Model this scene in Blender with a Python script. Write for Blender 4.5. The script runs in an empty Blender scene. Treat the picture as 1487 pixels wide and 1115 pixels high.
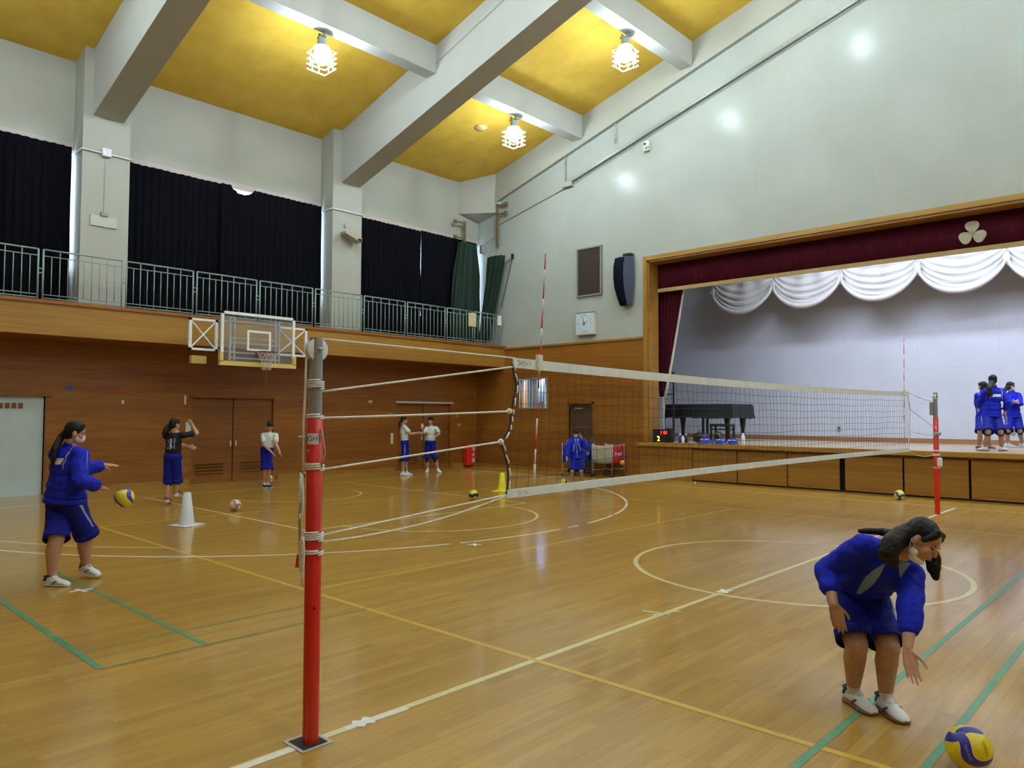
import bpy, bmesh, math, random
import numpy as np
from mathutils import Vector, Matrix
random.seed(7)
S = bpy.context.scene
COL = S.collection
PI = math.pi

# ------------------------------------------------------------------ camera, world, exposure
CX, CY, CZ = 0.0, 0.0, 1.76
yaw, pitch, roll, FPX = math.radians(-43.207), math.radians(2.4034), math.radians(0.1975), 1071.75
fw = Vector((math.sin(yaw)*math.cos(pitch), math.cos(yaw)*math.cos(pitch), math.sin(pitch)))
rt = Vector((math.cos(yaw), -math.sin(yaw), 0)); up = rt.cross(fw)
r2 = rt*math.cos(roll) + up*math.sin(roll); u2 = -rt*math.sin(roll) + up*math.cos(roll)
cam = bpy.data.cameras.new('camera'); camo = bpy.data.objects.new('camera', cam); COL.objects.link(camo)
M = Matrix((r2, u2, -fw)).transposed().to_4x4(); M.translation = Vector((CX, CY, CZ)); camo.matrix_world = M
cam.sensor_fit = 'HORIZONTAL'; cam.sensor_width = 36.0; cam.lens = FPX/1487*36.0
cam.clip_start = 0.05; cam.clip_end = 200
S.camera = camo
S.view_settings.view_transform = 'Standard'; S.view_settings.look = 'None'
S.view_settings.exposure = 0.16; S.view_settings.gamma = 1.0; S.view_settings.use_curve_mapping = False
W = bpy.data.worlds.new('daylight'); S.world = W; W.use_nodes = True
W.node_tree.nodes['Background'].inputs[0].default_value = (0.62, 0.78, 1.0, 1)
W.node_tree.nodes['Background'].inputs[1].default_value = 9.0

# lamp positions (x, z of the bulb) and bays (y): high-bay lamps hang under every purlin
LAMP_X = [(-14.1, 9.72), (-10.3, 10.76), (-6.5, 11.75), (-0.6, 11.75), (3.2, 10.76), (7.0, 9.72)]
LAMP_Y = [2.55, 8.8, 15.05]
LAMP_E = 290.0
def light(name, kind, loc, energy, color, size=0.1, size_y=None, rot=(0, 0, 0)):
    l = bpy.data.lights.new(name, kind); l.energy = energy; l.color = color
    if kind == 'AREA':
        l.size = size
        if size_y: l.shape = 'RECTANGLE'; l.size_y = size_y
    else: l.shadow_soft_size = size
    o = bpy.data.objects.new(name, l); COL.objects.link(o); o.location = loc; o.rotation_euler = rot
    return o
# border lights and strip lights over the stage, shining down and to the back
light('stage_border_light', 'AREA', (-3.0, 19.6, 6.9), 700, (0.70, 0.80, 1.0), 12.0, 0.4, (math.radians(28), 0, 0))
light('stage_back_light', 'AREA', (-3.56, 20.9, 7.6), 40, (0.86, 0.90, 1.0), 14.0, 0.4, (math.radians(14), 0, 0))

# ------------------------------------------------------------------ helpers
def tag(o, label=None, cat=None, group=None, kind=None):
    if label: o['label'] = label
    if cat: o['category'] = cat
    if group: o['group'] = group
    if kind: o['kind'] = kind
    return o
def empty(name, loc=(0, 0, 0), rz=0, parent=None):
    o = bpy.data.objects.new(name, None); COL.objects.link(o); o.location = loc; o.rotation_euler = (0, 0, rz)
    o.empty_display_size = 0.1
    if parent: o.parent = parent
    return o
def thing(name, loc, label, cat, group=None, rz=0):
    return tag(empty(name, loc, rz), label, cat, group)
def children(o): return [c for c in COL.objects if c.parent == o]
def copy_tree(o, parent=None):
    c = o.copy(); COL.objects.link(c)
    if parent: c.parent = parent
    for ch in children(o): copy_tree(ch, c)
    return c
class MB:
    def __init__(s): s.v = []; s.f = []; s.mi = []
    def add(s, vs, fs, mi=0):
        b = len(s.v); s.v += [tuple(p) for p in vs]; s.f += [tuple(i+b for i in q) for q in fs]; s.mi += [mi]*len(fs); return s
    def box(s, a, b, mi=0):
        x0, y0, z0 = [min(p, q) for p, q in zip(a, b)]; x1, y1, z1 = [max(p, q) for p, q in zip(a, b)]
        vs = [(x0,y0,z0),(x1,y0,z0),(x1,y1,z0),(x0,y1,z0),(x0,y0,z1),(x1,y0,z1),(x1,y1,z1),(x0,y1,z1)]
        return s.add(vs, [(0,3,2,1),(4,5,6,7),(0,1,5,4),(1,2,6,5),(2,3,7,6),(3,0,4,7)], mi)
    def cbox(s, c, d, mi=0):
        return s.box([c[i]-d[i]/2 for i in range(3)], [c[i]+d[i]/2 for i in range(3)], mi)
    def prism(s, poly, axis, a, b, mi=0):
        """poly: 2D points in the plane normal to axis, extruded from a to b"""
        def P(p, t): return {'x': (t, p[0], p[1]), 'y': (p[0], t, p[1]), 'z': (p[0], p[1], t)}[axis]
        n = len(poly); vs = [P(p, a) for p in poly] + [P(p, b) for p in poly]
        fs = [tuple(range(n))[::-1], tuple(range(n, 2*n))] + [(i, (i+1) % n, n+(i+1) % n, n+i) for i in range(n)]
        return s.add(vs, fs, mi)
    def tube(s, pts, r, n=8, mi=0, closed=False, cap=True):
        pts = [Vector(p) for p in pts]; m = len(pts); rs = r if isinstance(r, (list, tuple)) else [r]*m
        rings = []; prev = None
        for i, p in enumerate(pts):
            if closed: t = pts[(i+1) % m]-pts[i-1]
            else: t = pts[min(i+1, m-1)]-pts[max(i-1, 0)]
            if t.length < 1e-9: t = Vector((0, 0, 1))
            t.normalize()
            a = prev if prev is not None else (Vector((0, 0, 1)) if abs(t.z) < .9 else Vector((1, 0, 0)))
            u = (a - t*a.dot(t)); u.normalize(); w = t.cross(u); prev = u
            rings.append([p + (u*math.cos(2*PI*k/n)+w*math.sin(2*PI*k/n))*rs[i] for k in range(n)])
        vs = [q for rg in rings for q in rg]; fs = []
        for i in range(m if closed else m-1):
            j = (i+1) % m
            for k in range(n): fs.append((i*n+k, i*n+(k+1) % n, j*n+(k+1) % n, j*n+k))
        if cap and not closed: fs += [tuple(range(n))[::-1], tuple((m-1)*n+k for k in range(n))]
        return s.add(vs, fs, mi)
    def rod(s, a, b, r, n=8, mi=0): return s.tube([a, b], r, n, mi)
    def lathe(s, prof, c=(0, 0, 0), n=24, mi=0, axis='z'):
        """prof: (radius, height) list"""
        vs = []; m = len(prof)
        for r, h in prof:
            for k in range(n):
                a = 2*PI*k/n; p = (r*math.cos(a), r*math.sin(a), h)
                if axis == 'x': p = (p[2], p[0], p[1])
                if axis == 'y': p = (p[0], p[2], p[1])
                vs.append((c[0]+p[0], c[1]+p[1], c[2]+p[2]))
        fs = [(i*n+k, i*n+(k+1) % n, (i+1)*n+(k+1) % n, (i+1)*n+k) for i in range(m-1) for k in range(n)]
        fs += [tuple(range(n))[::-1], tuple((m-1)*n+k for k in range(n))]
        return s.add(vs, fs, mi)
    def grid(s, fn, nu, nv, mi=0, closed_u=False):
        vs = [fn(i/(nu if closed_u else nu-1), j/(nv-1)) for j in range(nv) for i in range(nu)]
        fs = []
        for j in range(nv-1):
            for i in range(nu if closed_u else nu-1):
                i2 = (i+1) % nu; fs.append((j*nu+i, j*nu+i2, (j+1)*nu+i2, (j+1)*nu+i))
        return s.add(vs, fs, mi)
    def build(s, name, mats, parent=None, smooth=False, bevel=0, solid=0, origin=None):
        me = bpy.data.meshes.new(name)
        vs = s.v
        if origin is not None: vs = [(p[0]-origin[0], p[1]-origin[1], p[2]-origin[2]) for p in vs]
        me.from_pydata(vs, [], s.f); me.update()
        mats = mats if isinstance(mats, (list, tuple)) else [mats]
        for m in mats: me.materials.append(m)
        me.polygons.foreach_set('material_index', s.mi)
        bm = bmesh.new(); bm.from_mesh(me); bmesh.ops.recalc_face_normals(bm, faces=bm.faces); bm.to_mesh(me); bm.free()
        if smooth:
            me.polygons.foreach_set('use_smooth', [True]*len(me.polygons))
            if smooth == 'auto':
                bm = bmesh.new(); bm.from_mesh(me)
                for e in bm.edges:
                    if len(e.link_faces) == 2 and e.calc_face_angle(0) > 0.7: e.smooth = False
                bm.to_mesh(me); bm.free()
        o = bpy.data.objects.new(name, me); COL.objects.link(o)
        if origin is not None: o.location = origin
        if parent: o.parent = parent
        if bevel:
            b = o.modifiers.new('b', 'BEVEL'); b.width = bevel; b.segments = 2; b.limit_method = 'ANGLE'
        if solid:
            b = o.modifiers.new('s', 'SOLIDIFY'); b.thickness = solid; b.offset = 0
        return o
def struct(o): o['kind'] = 'structure'; return o
def cells(mb, axis, t0, t1, r, holes, mi=0):
    """wall slab (a0,b0,a1,b1) with rectangular holes, normal to axis, from t0 to t1"""
    As = sorted({r[0], r[2]} | {h[i] for h in holes for i in (0, 2)}); Bs = sorted({r[1], r[3]} | {h[i] for h in holes for i in (1, 3)})
    As = [a for a in As if r[0] <= a <= r[2]]; Bs = [b for b in Bs if r[1] <= b <= r[3]]
    for a0, a1 in zip(As, As[1:]):
        for b0, b1 in zip(Bs, Bs[1:]):
            ca, cb = (a0+a1)/2, (b0+b1)/2
            if any(h[0] < ca < h[2] and h[1] < cb < h[3] for h in holes): continue
            if axis == 'x': mb.box((t0, a0, b0), (t1, a1, b1), mi)
            else: mb.box((a0, t0, b0), (a1, t1, b1), mi)

# ------------------------------------------------------------------ materials
def srgb(r, g, b):
    f = lambda c: (c/255/12.92) if c/255 <= .04045 else ((c/255+.055)/1.055)**2.4
    return (f(r), f(g), f(b), 1)
class NT:
    def __init__(s, name):
        s.m = bpy.data.materials.new(name); s.m.use_nodes = True; s.t = s.m.node_tree; s.b = s.t.nodes['Principled BSDF']
    def n(s, typ, **k):
        x = s.t.nodes.new(typ)
        for a, v in k.items():
            if a.startswith('i_'):
                key = a[2:]; key = int(key) if key.isdigit() else key.replace('_', ' ')
                x.inputs[key].default_value = v
            else: setattr(x, a, v)
        return x
    def l(s, a, b): s.t.links.new(a, b)
    def math(s, op, a, b=None, c=None):
        x = s.n('ShaderNodeMath', operation=op)
        for i, v in enumerate((a, b, c)):
            if v is None: continue
            if isinstance(v, (int, float)): x.inputs[i].default_value = v
            else: s.l(v, x.inputs[i])
        return x.outputs[0]
    def mix(s, f, a, b, blend='MIX'):
        x = s.n('ShaderNodeMix', data_type='RGBA', blend_type=blend)
        for i, v in ((0, f), (6, a), (7, b)):
            if isinstance(v, (int, float, tuple)): x.inputs[i].default_value = v
            else: s.l(v, x.inputs[i])
        return x.outputs[2]
    def coords(s, scale=(1, 1, 1), kind='Object', rot=(0, 0, 0)):
        c = s.n('ShaderNodeTexCoord'); mp = s.n('ShaderNodeMapping'); mp.inputs['Scale'].default_value = scale; mp.inputs['Rotation'].default_value = rot
        s.l(c.outputs[kind], mp.inputs[0]); return mp.outputs[0]
    def noise(s, vec, scale, detail=3, rough=.5):
        x = s.n('ShaderNodeTexNoise'); x.inputs['Scale'].default_value = scale; x.inputs['Detail'].default_value = detail; x.inputs['Roughness'].default_value = rough
        s.l(vec, x.inputs['Vector']); return x.outputs[0]
    def ramp(s, v, stops):
        x = s.n('ShaderNodeValToRGB'); e = x.color_ramp.elements
        while len(e) < len(stops): e.new(0.5)
        for el, (p, c) in zip(e, stops): el.position = p; el.color = c
        s.l(v, x.inputs[0]); return x.outputs[0]
    def bump(s, h, strength=.2, dist=.01):
        x = s.n('ShaderNodeBump'); x.inputs['Strength'].default_value = strength; x.inputs['Distance'].default_value = dist
        s.l(h, x.inputs['Height']); s.l(x.outputs[0], s.b.inputs['Normal'])
    def set(s, **k):
        for a, v in k.items(): s.b.inputs[a.replace('_', ' ')].default_value = v
        return s
def gray(v): return (v, v, v, 1)
def plain(name, col, rough=.5, var=.06, scale=8, metal=0, spec=.5, coat=0, bump=0):
    t = NT(name); v = t.coords(); nz = t.noise(v, scale, 3)
    c = t.ramp(nz, [(.3, tuple(x*(1-var) for x in col[:3])+(1,)), (.7, tuple(min(1, x*(1+var)) for x in col[:3])+(1,))])
    t.l(c, t.b.inputs['Base Color']); t.set(Roughness=rough, Metallic=metal, Specular_IOR_Level=spec, Coat_Weight=coat)
    if bump: t.bump(t.noise(v, scale*6, 3), bump, .003)
    return t.m
def wood(name, dark, light, along='x', rough=.4, plank=0.15, spec=.4, gs=1.0, joints=None):
    """veneered boards: grain streaks along one axis, thin joints every `plank` metres across"""
    t = NT(name); st = {'x': (.35, 6, 6), 'y': (6, .35, 6), 'z': (6, 6, .35)}[along]
    v = t.coords(tuple(a*gs for a in st)); v0 = t.coords()
    g = t.noise(v, 3.2, 6, .62); h = t.noise(t.coords(tuple(a*.35*gs for a in st)), 1.3, 2)
    f = t.math('ADD', t.math('MULTIPLY', g, .6), t.math('MULTIPLY', h, .4))
    c = t.ramp(f, [(.36, dark), (.62, light)])
    if plank:
        sx = t.n('ShaderNodeSeparateXYZ'); t.l(v0, sx.inputs[0])
        q = t.math('FRACT', t.math('DIVIDE', sx.outputs[joints if joints is not None else 2], plank))
        ln = t.math('LESS_THAN', q, .035/plank*.12)
        c = t.mix(t.math('MULTIPLY', ln, .3), c, tuple(x*.35 for x in dark[:3])+(1,))
        wn = t.n('ShaderNodeTexWhiteNoise', noise_dimensions='1D'); t.l(t.math('FLOOR', t.math('DIVIDE', sx.outputs[joints if joints is not None else 2], plank)), wn.inputs['W'])
        c = t.mix(t.math('MULTIPLY', wn.outputs[0], .16), c, tuple(x*.6 for x in dark[:3])+(1,))
    t.l(c, t.b.inputs['Base Color']); t.set(Roughness=rough, Specular_IOR_Level=spec)
    return t.m
def paint(name, col, rough=.5, grid=None, axes=(0, 2), off=(0, 0), spec=.5, var=.03, lw=.006, line=.72):
    t = NT(name); v = t.coords(); nz = t.noise(v, .9, 5, .6)
    c = t.ramp(nz, [(.3, tuple(x*(1-var*2) for x in col[:3])+(1,)), (.7, tuple(min(1, x*(1+var)) for x in col[:3])+(1,))])
    if grid:
        sx = t.n('ShaderNodeSeparateXYZ'); t.l(v, sx.inputs[0]); m = None
        for ax, sp, of in zip(axes, grid, off):
            q = t.math('FRACT', t.math('DIVIDE', t.math('ADD', sx.outputs[ax], 100*sp-of), sp)); ln = t.math('LESS_THAN', q, lw/sp)
            m = ln if m is None else t.math('MAXIMUM', m, ln)
        c = t.mix(m, c, tuple(x*line for x in col[:3])+(1,))
    t.l(c, t.b.inputs['Base Color']); t.set(Roughness=rough, Specular_IOR_Level=spec)
    t.bump(t.noise(v, 2.2, 2), .12, .02)
    return t.m

def floor_mat():
    t = NT('floor_boards'); v = t.coords(rot=(0, 0, PI/2))
    br = t.n('ShaderNodeTexBrick'); t.l(v, br.inputs['Vector']); br.offset = .37
    br.inputs['Scale'].default_value = 1; br.inputs['Brick Width'].default_value = 1.15; br.inputs['Row Height'].default_value = .075
    br.inputs['Mortar Size'].default_value = .0012; br.inputs['Mortar Smooth'].default_value = .6; br.inputs['Bias'].default_value = 0
    br.inputs['Color1'].default_value = FLOOR_A; br.inputs['Color2'].default_value = FLOOR_B; br.inputs['Mortar'].default_value = tuple(x*.55 for x in FLOOR_A[:3])+(1,)
    g = t.noise(t.coords((14, 1.1, 1)), 2.6, 5, .6); big = t.noise(t.coords(), .35, 3)
    c = t.mix(1.0, br.outputs[0], t.ramp(g, [(.25, gray(.84)), (.75, gray(1.10))]), 'MULTIPLY')
    c = t.mix(1.0, c, t.ramp(big, [(.3, (.90, .88, .82, 1)), (.7, (1.06, 1.06, 1.06, 1))]), 'MULTIPLY')
    t.l(c, t.b.inputs['Base Color'])
    t.set(Roughness=.42, Specular_IOR_Level=.35, Coat_Weight=.75, Coat_Roughness=.12, Coat_IOR=1.5)
    rn = t.n('ShaderNodeMapRange'); rn.inputs['From Min'].default_value = .3; rn.inputs['From Max'].default_value = .7; rn.inputs['To Min'].default_value = .08; rn.inputs['To Max'].default_value = .17
    t.l(t.noise(t.coords((8, .8, 1)), 3, 3), rn.inputs[0]); t.l(rn.outputs[0], t.b.inputs['Coat Roughness'])
    bm_ = t.n('ShaderNodeBump'); bm_.inputs['Strength'].default_value = .05; bm_.inputs['Distance'].default_value = .01
    t.l(t.noise(t.coords((5, 1, 1)), 2, 2), bm_.inputs['Height']); t.l(bm_.outputs[0], t.b.inputs['Coat Normal'])
    return t.m
FLOOR_A = (0.40, 0.222, 0.030, 1); FLOOR_B = (0.49, 0.292, 0.050, 1)
def line_mat(name, col, wear=.35):
    t = NT(name); v = t.coords(); n = t.noise(v, 9, 5, .7)
    c = t.ramp(n, [(.32, tuple(a*(1-wear)+b*wear for a, b in zip(col[:3], FLOOR_B[:3]))+(1,)), (.6, col)])
    t.l(c, t.b.inputs['Base Color']); t.set(Roughness=.45, Coat_Weight=.5, Coat_Roughness=.18); return t.m
def glow(name, col, strength):
    t = NT(name); t.set(Base_Color=col, Emission_Color=col, Emission_Strength=strength); return t.m
def clear(name, tint=(1, 1, 1, 1), alpha=.15, rough=.03):
    t = NT(name); tr = t.n('ShaderNodeBsdfTransparent'); tr.inputs[0].default_value = tint; mx = t.n('ShaderNodeMixShader'); mx.inputs[0].default_value = alpha
    out = t.t.nodes['Material Output']; t.l(tr.outputs[0], mx.inputs[1]); t.l(t.b.outputs[0], mx.inputs[2]); t.l(mx.outputs[0], out.inputs[0])
    t.set(Base_Color=(.8, .85, .85, 1), Roughness=rough, Specular_IOR_Level=.8); return t.m
WALL = (0.385, 0.385, 0.330, 1)
m_floor = floor_mat()
m_wall = paint('cream_wall_paint', WALL, .6)
m_endwall = paint('glossy_panel_paint', (0.405, 0.43, 0.395, 1), .24, grid=(.93, .93), off=(-3.565, .27), spec=.13, line=.86)
m_stagewall = paint('stage_wall_paint', (0.52, 0.53, 0.58, 1), .6, grid=(1.98, 1.0), off=(-3.96, .11), line=.88, lw=.014)
m_ceil = NT('yellow_ceiling_board')
_v = m_ceil.coords(); _c = m_ceil.ramp(m_ceil.noise(_v, 1.6, 6, .6), [(.3, (0.54, 0.335, 0.038, 1)), (.7, (0.66, 0.43, 0.064, 1))])
m_ceil.l(_c, m_ceil.b.inputs['Base Color']); m_ceil.set(Roughness=.8, Specular_IOR_Level=.25); m_ceil.bump(m_ceil.noise(_v, 30, 3), .3, .01); m_ceil = m_ceil.m
m_beam = paint('beam_paint', (0.45, 0.46, 0.44, 1), .65)
m_pink = paint('lintel_paint', (0.50, 0.42, 0.40, 1), .6)
m_panel = wood('red_brown_panelling', (0.200, 0.066, 0.008, 1), (0.320, 0.130, 0.016, 1), 'x', .42, .30)
m_panel_y = wood('red_brown_panelling_side', (0.200, 0.062, 0.007, 1), (0.320, 0.122, 0.014, 1), 'y', .42, .30)
m_fascia = wood('honey_fascia_wood', (0.25, 0.112, 0.014, 1), (0.38, 0.190, 0.028, 1), 'y', .45, 0)
m_honey = wood('honey_frame_wood', (0.27, 0.135, 0.018, 1), (0.42, 0.235, 0.045, 1), 'x', .4, 0)
m_honey_z = wood('honey_post_wood', (0.27, 0.135, 0.018, 1), (0.42, 0.235, 0.045, 1), 'z', .4, 0)
m_stagefront = wood('stage_front_wood', (0.22, 0.095, 0.012, 1), (0.34, 0.165, 0.026, 1), 'x', .42, 0)
m_deck = wood('stage_deck_wood', (0.36, 0.26, 0.17, 1), (0.47, 0.36, 0.26, 1), 'x', .35, .09, joints=1)
m_door = wood('brown_door_wood', (0.165, 0.052, 0.008, 1), (0.260, 0.098, 0.014, 1), 'y', .45, 0)
m_darkdoor = plain('dark_brown_door', (0.085, 0.045, 0.022, 1), .5)
m_dark = plain('dark_gap', (0.012, 0.008, 0.006, 1), .8)
m_white = plain('white_paint', (0.74, 0.77, 0.79, 1), .45)
m_offwhite = plain('offwhite_plastic', (0.62, 0.62, 0.56, 1), .5)
m_pale = plain('pale_blue_door', (0.47, 0.56, 0.57, 1), .5, .04, 2)
m_rail = plain('grey_green_rail_paint', (0.24, 0.31, 0.29, 1), .45)
m_navy = plain('dark_navy_curtain', (0.0020, 0.0022, 0.005, 1), .9, .2, 5, spec=.1)
m_maroon = plain('maroon_velvet', (0.060, 0.004, 0.014, 1), .9, .25, 6, spec=.15)
m_gold = plain('gold_trim', (0.44, 0.31, 0.12, 1), .5)
m_emblem = plain('pale_emblem', (0.50, 0.47, 0.36, 1), .5)
m_swag = plain('cream_satin', (0.46, 0.44, 0.41, 1), .45, .03)
m_green = plain('green_netting', (0.002, 0.019, 0.010, 1), .85, .3, 12)
m_bronze = plain('bronze_pole', (0.17, 0.12, 0.065, 1), .45, .1, 10)
m_grey = plain('grey_metal', (0.32, 0.34, 0.33, 1), .4, .08, 12, metal=.3)
m_steel = plain('galvanised_steel', (0.36, 0.40, 0.44, 1), .32, .08, 20, metal=.55)
m_red = plain('red_enamel', (0.60, 0.022, 0.012, 1), .25, .12, 6, coat=.3)
m_black = plain('black_plastic', (0.012, 0.012, 0.013, 1), .4)
m_rope = plain('white_rope', (0.74, 0.75, 0.73, 1), .8, .15, 60)
m_tape = plain('white_canvas', (0.74, 0.79, 0.82, 1), .7, .07, 10)
m_net = plain('black_net_cord', (0.03, 0.03, 0.03, 1), .8)
m_glass = clear('clear_glass', (1, 1, 1, 1), .12)
m_acryl = clear('clear_acrylic_board', (.93, .94, .95, 1), .07, .08)
m_blue = plain('royal_blue_fabric', (0.010, 0.020, 0.32, 1), .7, .12, 8, bump=.2)
m_yellow = plain('bright_yellow', (0.75, 0.66, 0.02, 1), .4)
m_line = line_mat('cream_line_paint', (0.66, 0.60, 0.33, 1))
m_linew = line_mat('white_line_paint', (0.74, 0.74, 0.66, 1), .25)
m_liney = line_mat('yellow_line_paint', (0.60, 0.38, 0.03, 1), .3)
m_lineg = line_mat('green_line_paint', (0.035, 0.27, 0.15, 1), .3)
m_linegf = line_mat('faded_green_line_paint', (0.16, 0.24, 0.09, 1), .7)
def text(body, size, mat, name='lettering', parent=None, loc=(0, 0, 0), xdir=(1, 0, 0), zdir=(0, 0, 1), ext=.0015, shear=0, align='CENTER'):
    """flat raised lettering; xdir = reading direction, zdir = letters' up"""
    cu = bpy.data.curves.new(name, 'FONT'); cu.body = body; cu.size = size; cu.extrude = ext; cu.shear = shear
    cu.align_x = align; cu.align_y = 'CENTER'
    tmp = bpy.data.objects.new(name, cu); COL.objects.link(tmp)
    dg = bpy.context.evaluated_depsgraph_get(); dg.update()
    me = bpy.data.meshes.new_from_object(tmp.evaluated_get(dg)); bpy.data.objects.remove(tmp)
    me.materials.clear(); me.materials.append(mat)
    X = Vector(xdir).normalized(); Z = Vector(zdir).normalized(); N = X.cross(Z)
    mt = Matrix((X, Z, N)).transposed().to_4x4(); mt.translation = Vector(loc)
    me.transform(mt)
    o = bpy.data.objects.new(name, me); COL.objects.link(o)
    if parent: o.parent = parent
    return o
# ------------------------------------------------------------------ the room
XW, XE, YN, YS = -18.42, 11.3, 17.85, -0.8     # left wall, right wall, stage wall, wall behind the camera
def ceil_z(x): return 9.70 + .266*((x if x < -3.56 else -7.12-x)-XW)
fl = struct(MB().box((XW-.3, YS-.3, -.1), (XE+.3, YN+.06, 0)).build('floor', m_floor))
def strip(mb, a, b, w, z=.0012):
    a = Vector((a[0], a[1], 0)); b = Vector((b[0], b[1], 0)); d = (b-a).normalized(); p = Vector((-d.y, d.x, 0))*w/2
    mb.add([(q.x, q.y, z) for q in (a-p, b-p, b+p, a+p)], [(0, 1, 2, 3)])
def arc(mb, c, r, a0, a1, w, z=.0014, n=96):
    k = max(2, int(n*abs(a1-a0)/(2*PI)))
    vs = []
    for i in range(k+1):
        a = a0+(a1-a0)*i/k
        vs += [(c[0]+(r-w/2)*math.cos(a), c[1]+(r-w/2)*math.sin(a), z), (c[0]+(r+w/2)*math.cos(a), c[1]+(r+w/2)*math.sin(a), z)]
    mb.add(vs, [(2*i, 2*i+1, 2*i+3, 2*i+2) for i in range(k)])
b = MB()     # cream basketball lines
strip(b, (-3.56, .9), (-3.56, 16.35), .055); arc(b, (-3.56, 8.57), 1.8, 0, 2*PI, .055)
strip(b, (-16.37, .9), (-16.37, 16.3), .05); strip(b, (-17.5, 16.33), (9.5, 16.33), .05)
strip(b, (-16.37, 6.10), (-9.96, 6.10), .05, .0013); strip(b, (-16.37, 11.04), (-9.96, 11.04), .05, .0013); strip(b, (-9.96, 6.10), (-9.96, 11.04), .05)
arc(b, (-9.9, 8.57), 1.8, -PI/2-.08, PI/2, .05); arc(b, (-14.58, 8.65), 1.38, -PI/2, PI/2, .05)
arc(b, (-14.4, 8.6), 6.35, math.radians(-78), math.radians(-46), .045, .0011)
b.build('basketball_line', m_line, fl)
b = MB()     # white three-point arc, partly worn away
for a0, a1 in ((-84, -15.6), (-14.2, 2.5), (4.3, 6.6), (9.4, 18.8), (20.0, 28), (28.6, 35.5), (36.2, 58), (58.3, 80)):
    arc(b, (-14.0, 8.61), 6.69, math.radians(a0), math.radians(a1), .05, .0016, 200)
strip(b, (-3.56, 14.2), (-3.56, 16.2), .05, .0018); strip(b, (-3.545, 1.6), (-3.545, 2.11), .05, .0018); strip(b, (-3.56, 2.44), (-3.545, 2.86), .055, .0018)
b.build('white_line', m_linew, fl)
b = MB()     # yellow volleyball lines
strip(b, (-12.56, 4.04), (5.4, 4.04), .05, .0015); strip(b, (-12.56, 13.13), (5.4, 13.13), .05, .0011); strip(b, (-6.57, 4.04), (-6.57, 13.13), .05, .0016)
strip(b, (-12.56, 4.04), (-12.56, 13.13), .05, .001); strip(b, (-.55, 4.04), (-.55, 13.13), .05, .001)
b.build('volleyball_line', m_liney, fl)
b = MB()     # green badminton lines
strip(b, (-5.61, 1.83), (-8.8, 1.83), .05, .002); strip(b, (-5.61, 2.57), (-9.4, 2.57), .042, .002)
strip(b, (-1.55, 1.2), (-1.55, 13.2), .045, .002); strip(b, (-1.07, 1.2), (-1.07, 13.2), .045, .002)
b.build('badminton_line', m_lineg, fl)
b = MB(); strip(b, (-5.61, 1.83), (-5.61, 6.0), .03, .0019); strip(b, (-6.1, 1.83), (-6.1, 4.0), .03, .0019)
b.build('faded_line', m_linegf, fl)
m_tapemark = plain('white_tape', (0.70, 0.73, 0.74, 1), .5, .1, 15)
def cross(x, y, s, a, lab):
    mb = MB()
    for q in (a, a+1.35): strip(mb, (x-s*math.cos(q), y-s*math.sin(q)), (x+s*math.cos(q), y+s*math.sin(q)), .045, .0028 if q == a else .0034)
    tag(mb.build('tape_cross', m_tapemark), lab, 'floor tape', None)
cross(-8.2, 2.48, .10, .2, 'white tape cross on the floor beside the left player\'s front foot')
cross(-3.57, 6.92, .085, 1.0, 'white tape cross on the centre line inside the centre circle')
cross(-3.56, 2.56, .065, .9, 'white tape cross on the centre line near the red post base')
mb = MB(); strip(mb, (-7.35, 6.95), (-7.2, 7.07), .04, .003); strip(mb, (-7.34, 7.07), (-7.2, 6.96), .04, .0034)
tag(mb.build('tape_cross', m_tapemark), 'small white tape mark on the floor beyond the near net post', 'floor tape')
mb = MB(); strip(mb, (-3.75, 5.72), (-3.5, 5.78), .04, .003); strip(mb, (-3.6, 5.65), (-3.5, 5.95), .04, .0034)
tag(mb.build('tape_cross', m_line), 'faded pale tape mark on the centre line before the centre circle', 'floor tape')

# left wall with window openings behind the curtains
BAY = [(-1.19, -0.8), (5.17, 6.15), (11.54, 12.52)]
PIL = [(-1.2, -0.22), (5.17, 6.15), (11.54, 12.52)]
mb = MB(); wins = [(-.2, 4.95, 5.16, 7.75), (6.16, 4.95, 11.53, 7.75), (12.53, 4.95, 17.75, 7.75)]
cells(mb, 'x', XW-.35, XW-.15, (YS-.3, 3.2, YN, 9.9), wins)
mb.box((XW-.15, YS, 7.80), (XW, YN, 9.9))
struct(mb.build('wall_left', m_wall))
mb = MB(); mb.box((XW-.16, YS, 7.66), (XW+.005, YN, 7.83)); struct(mb.build('trim_1', m_pink))
for i, w in enumerate(wins):
    wo = struct(MB().box((XW-.30, w[0], w[1]), (XW-.29, w[2], w[3])).build('window_%d' % (i+1), m_glass))
    f = MB(); n = 4
    for k in range(n+1):
        y = w[0]+(w[2]-w[0])*k/n; f.box((XW-.33, y-.025, w[1]), (XW-.27, y+.025, w[3]))
    for z in (w[1]+.02, 6.3, w[3]-.02): f.box((XW-.33, w[0], z-.025), (XW-.27, w[2], z+.025))
    f.build('window_frame', m_grey, wo)
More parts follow.
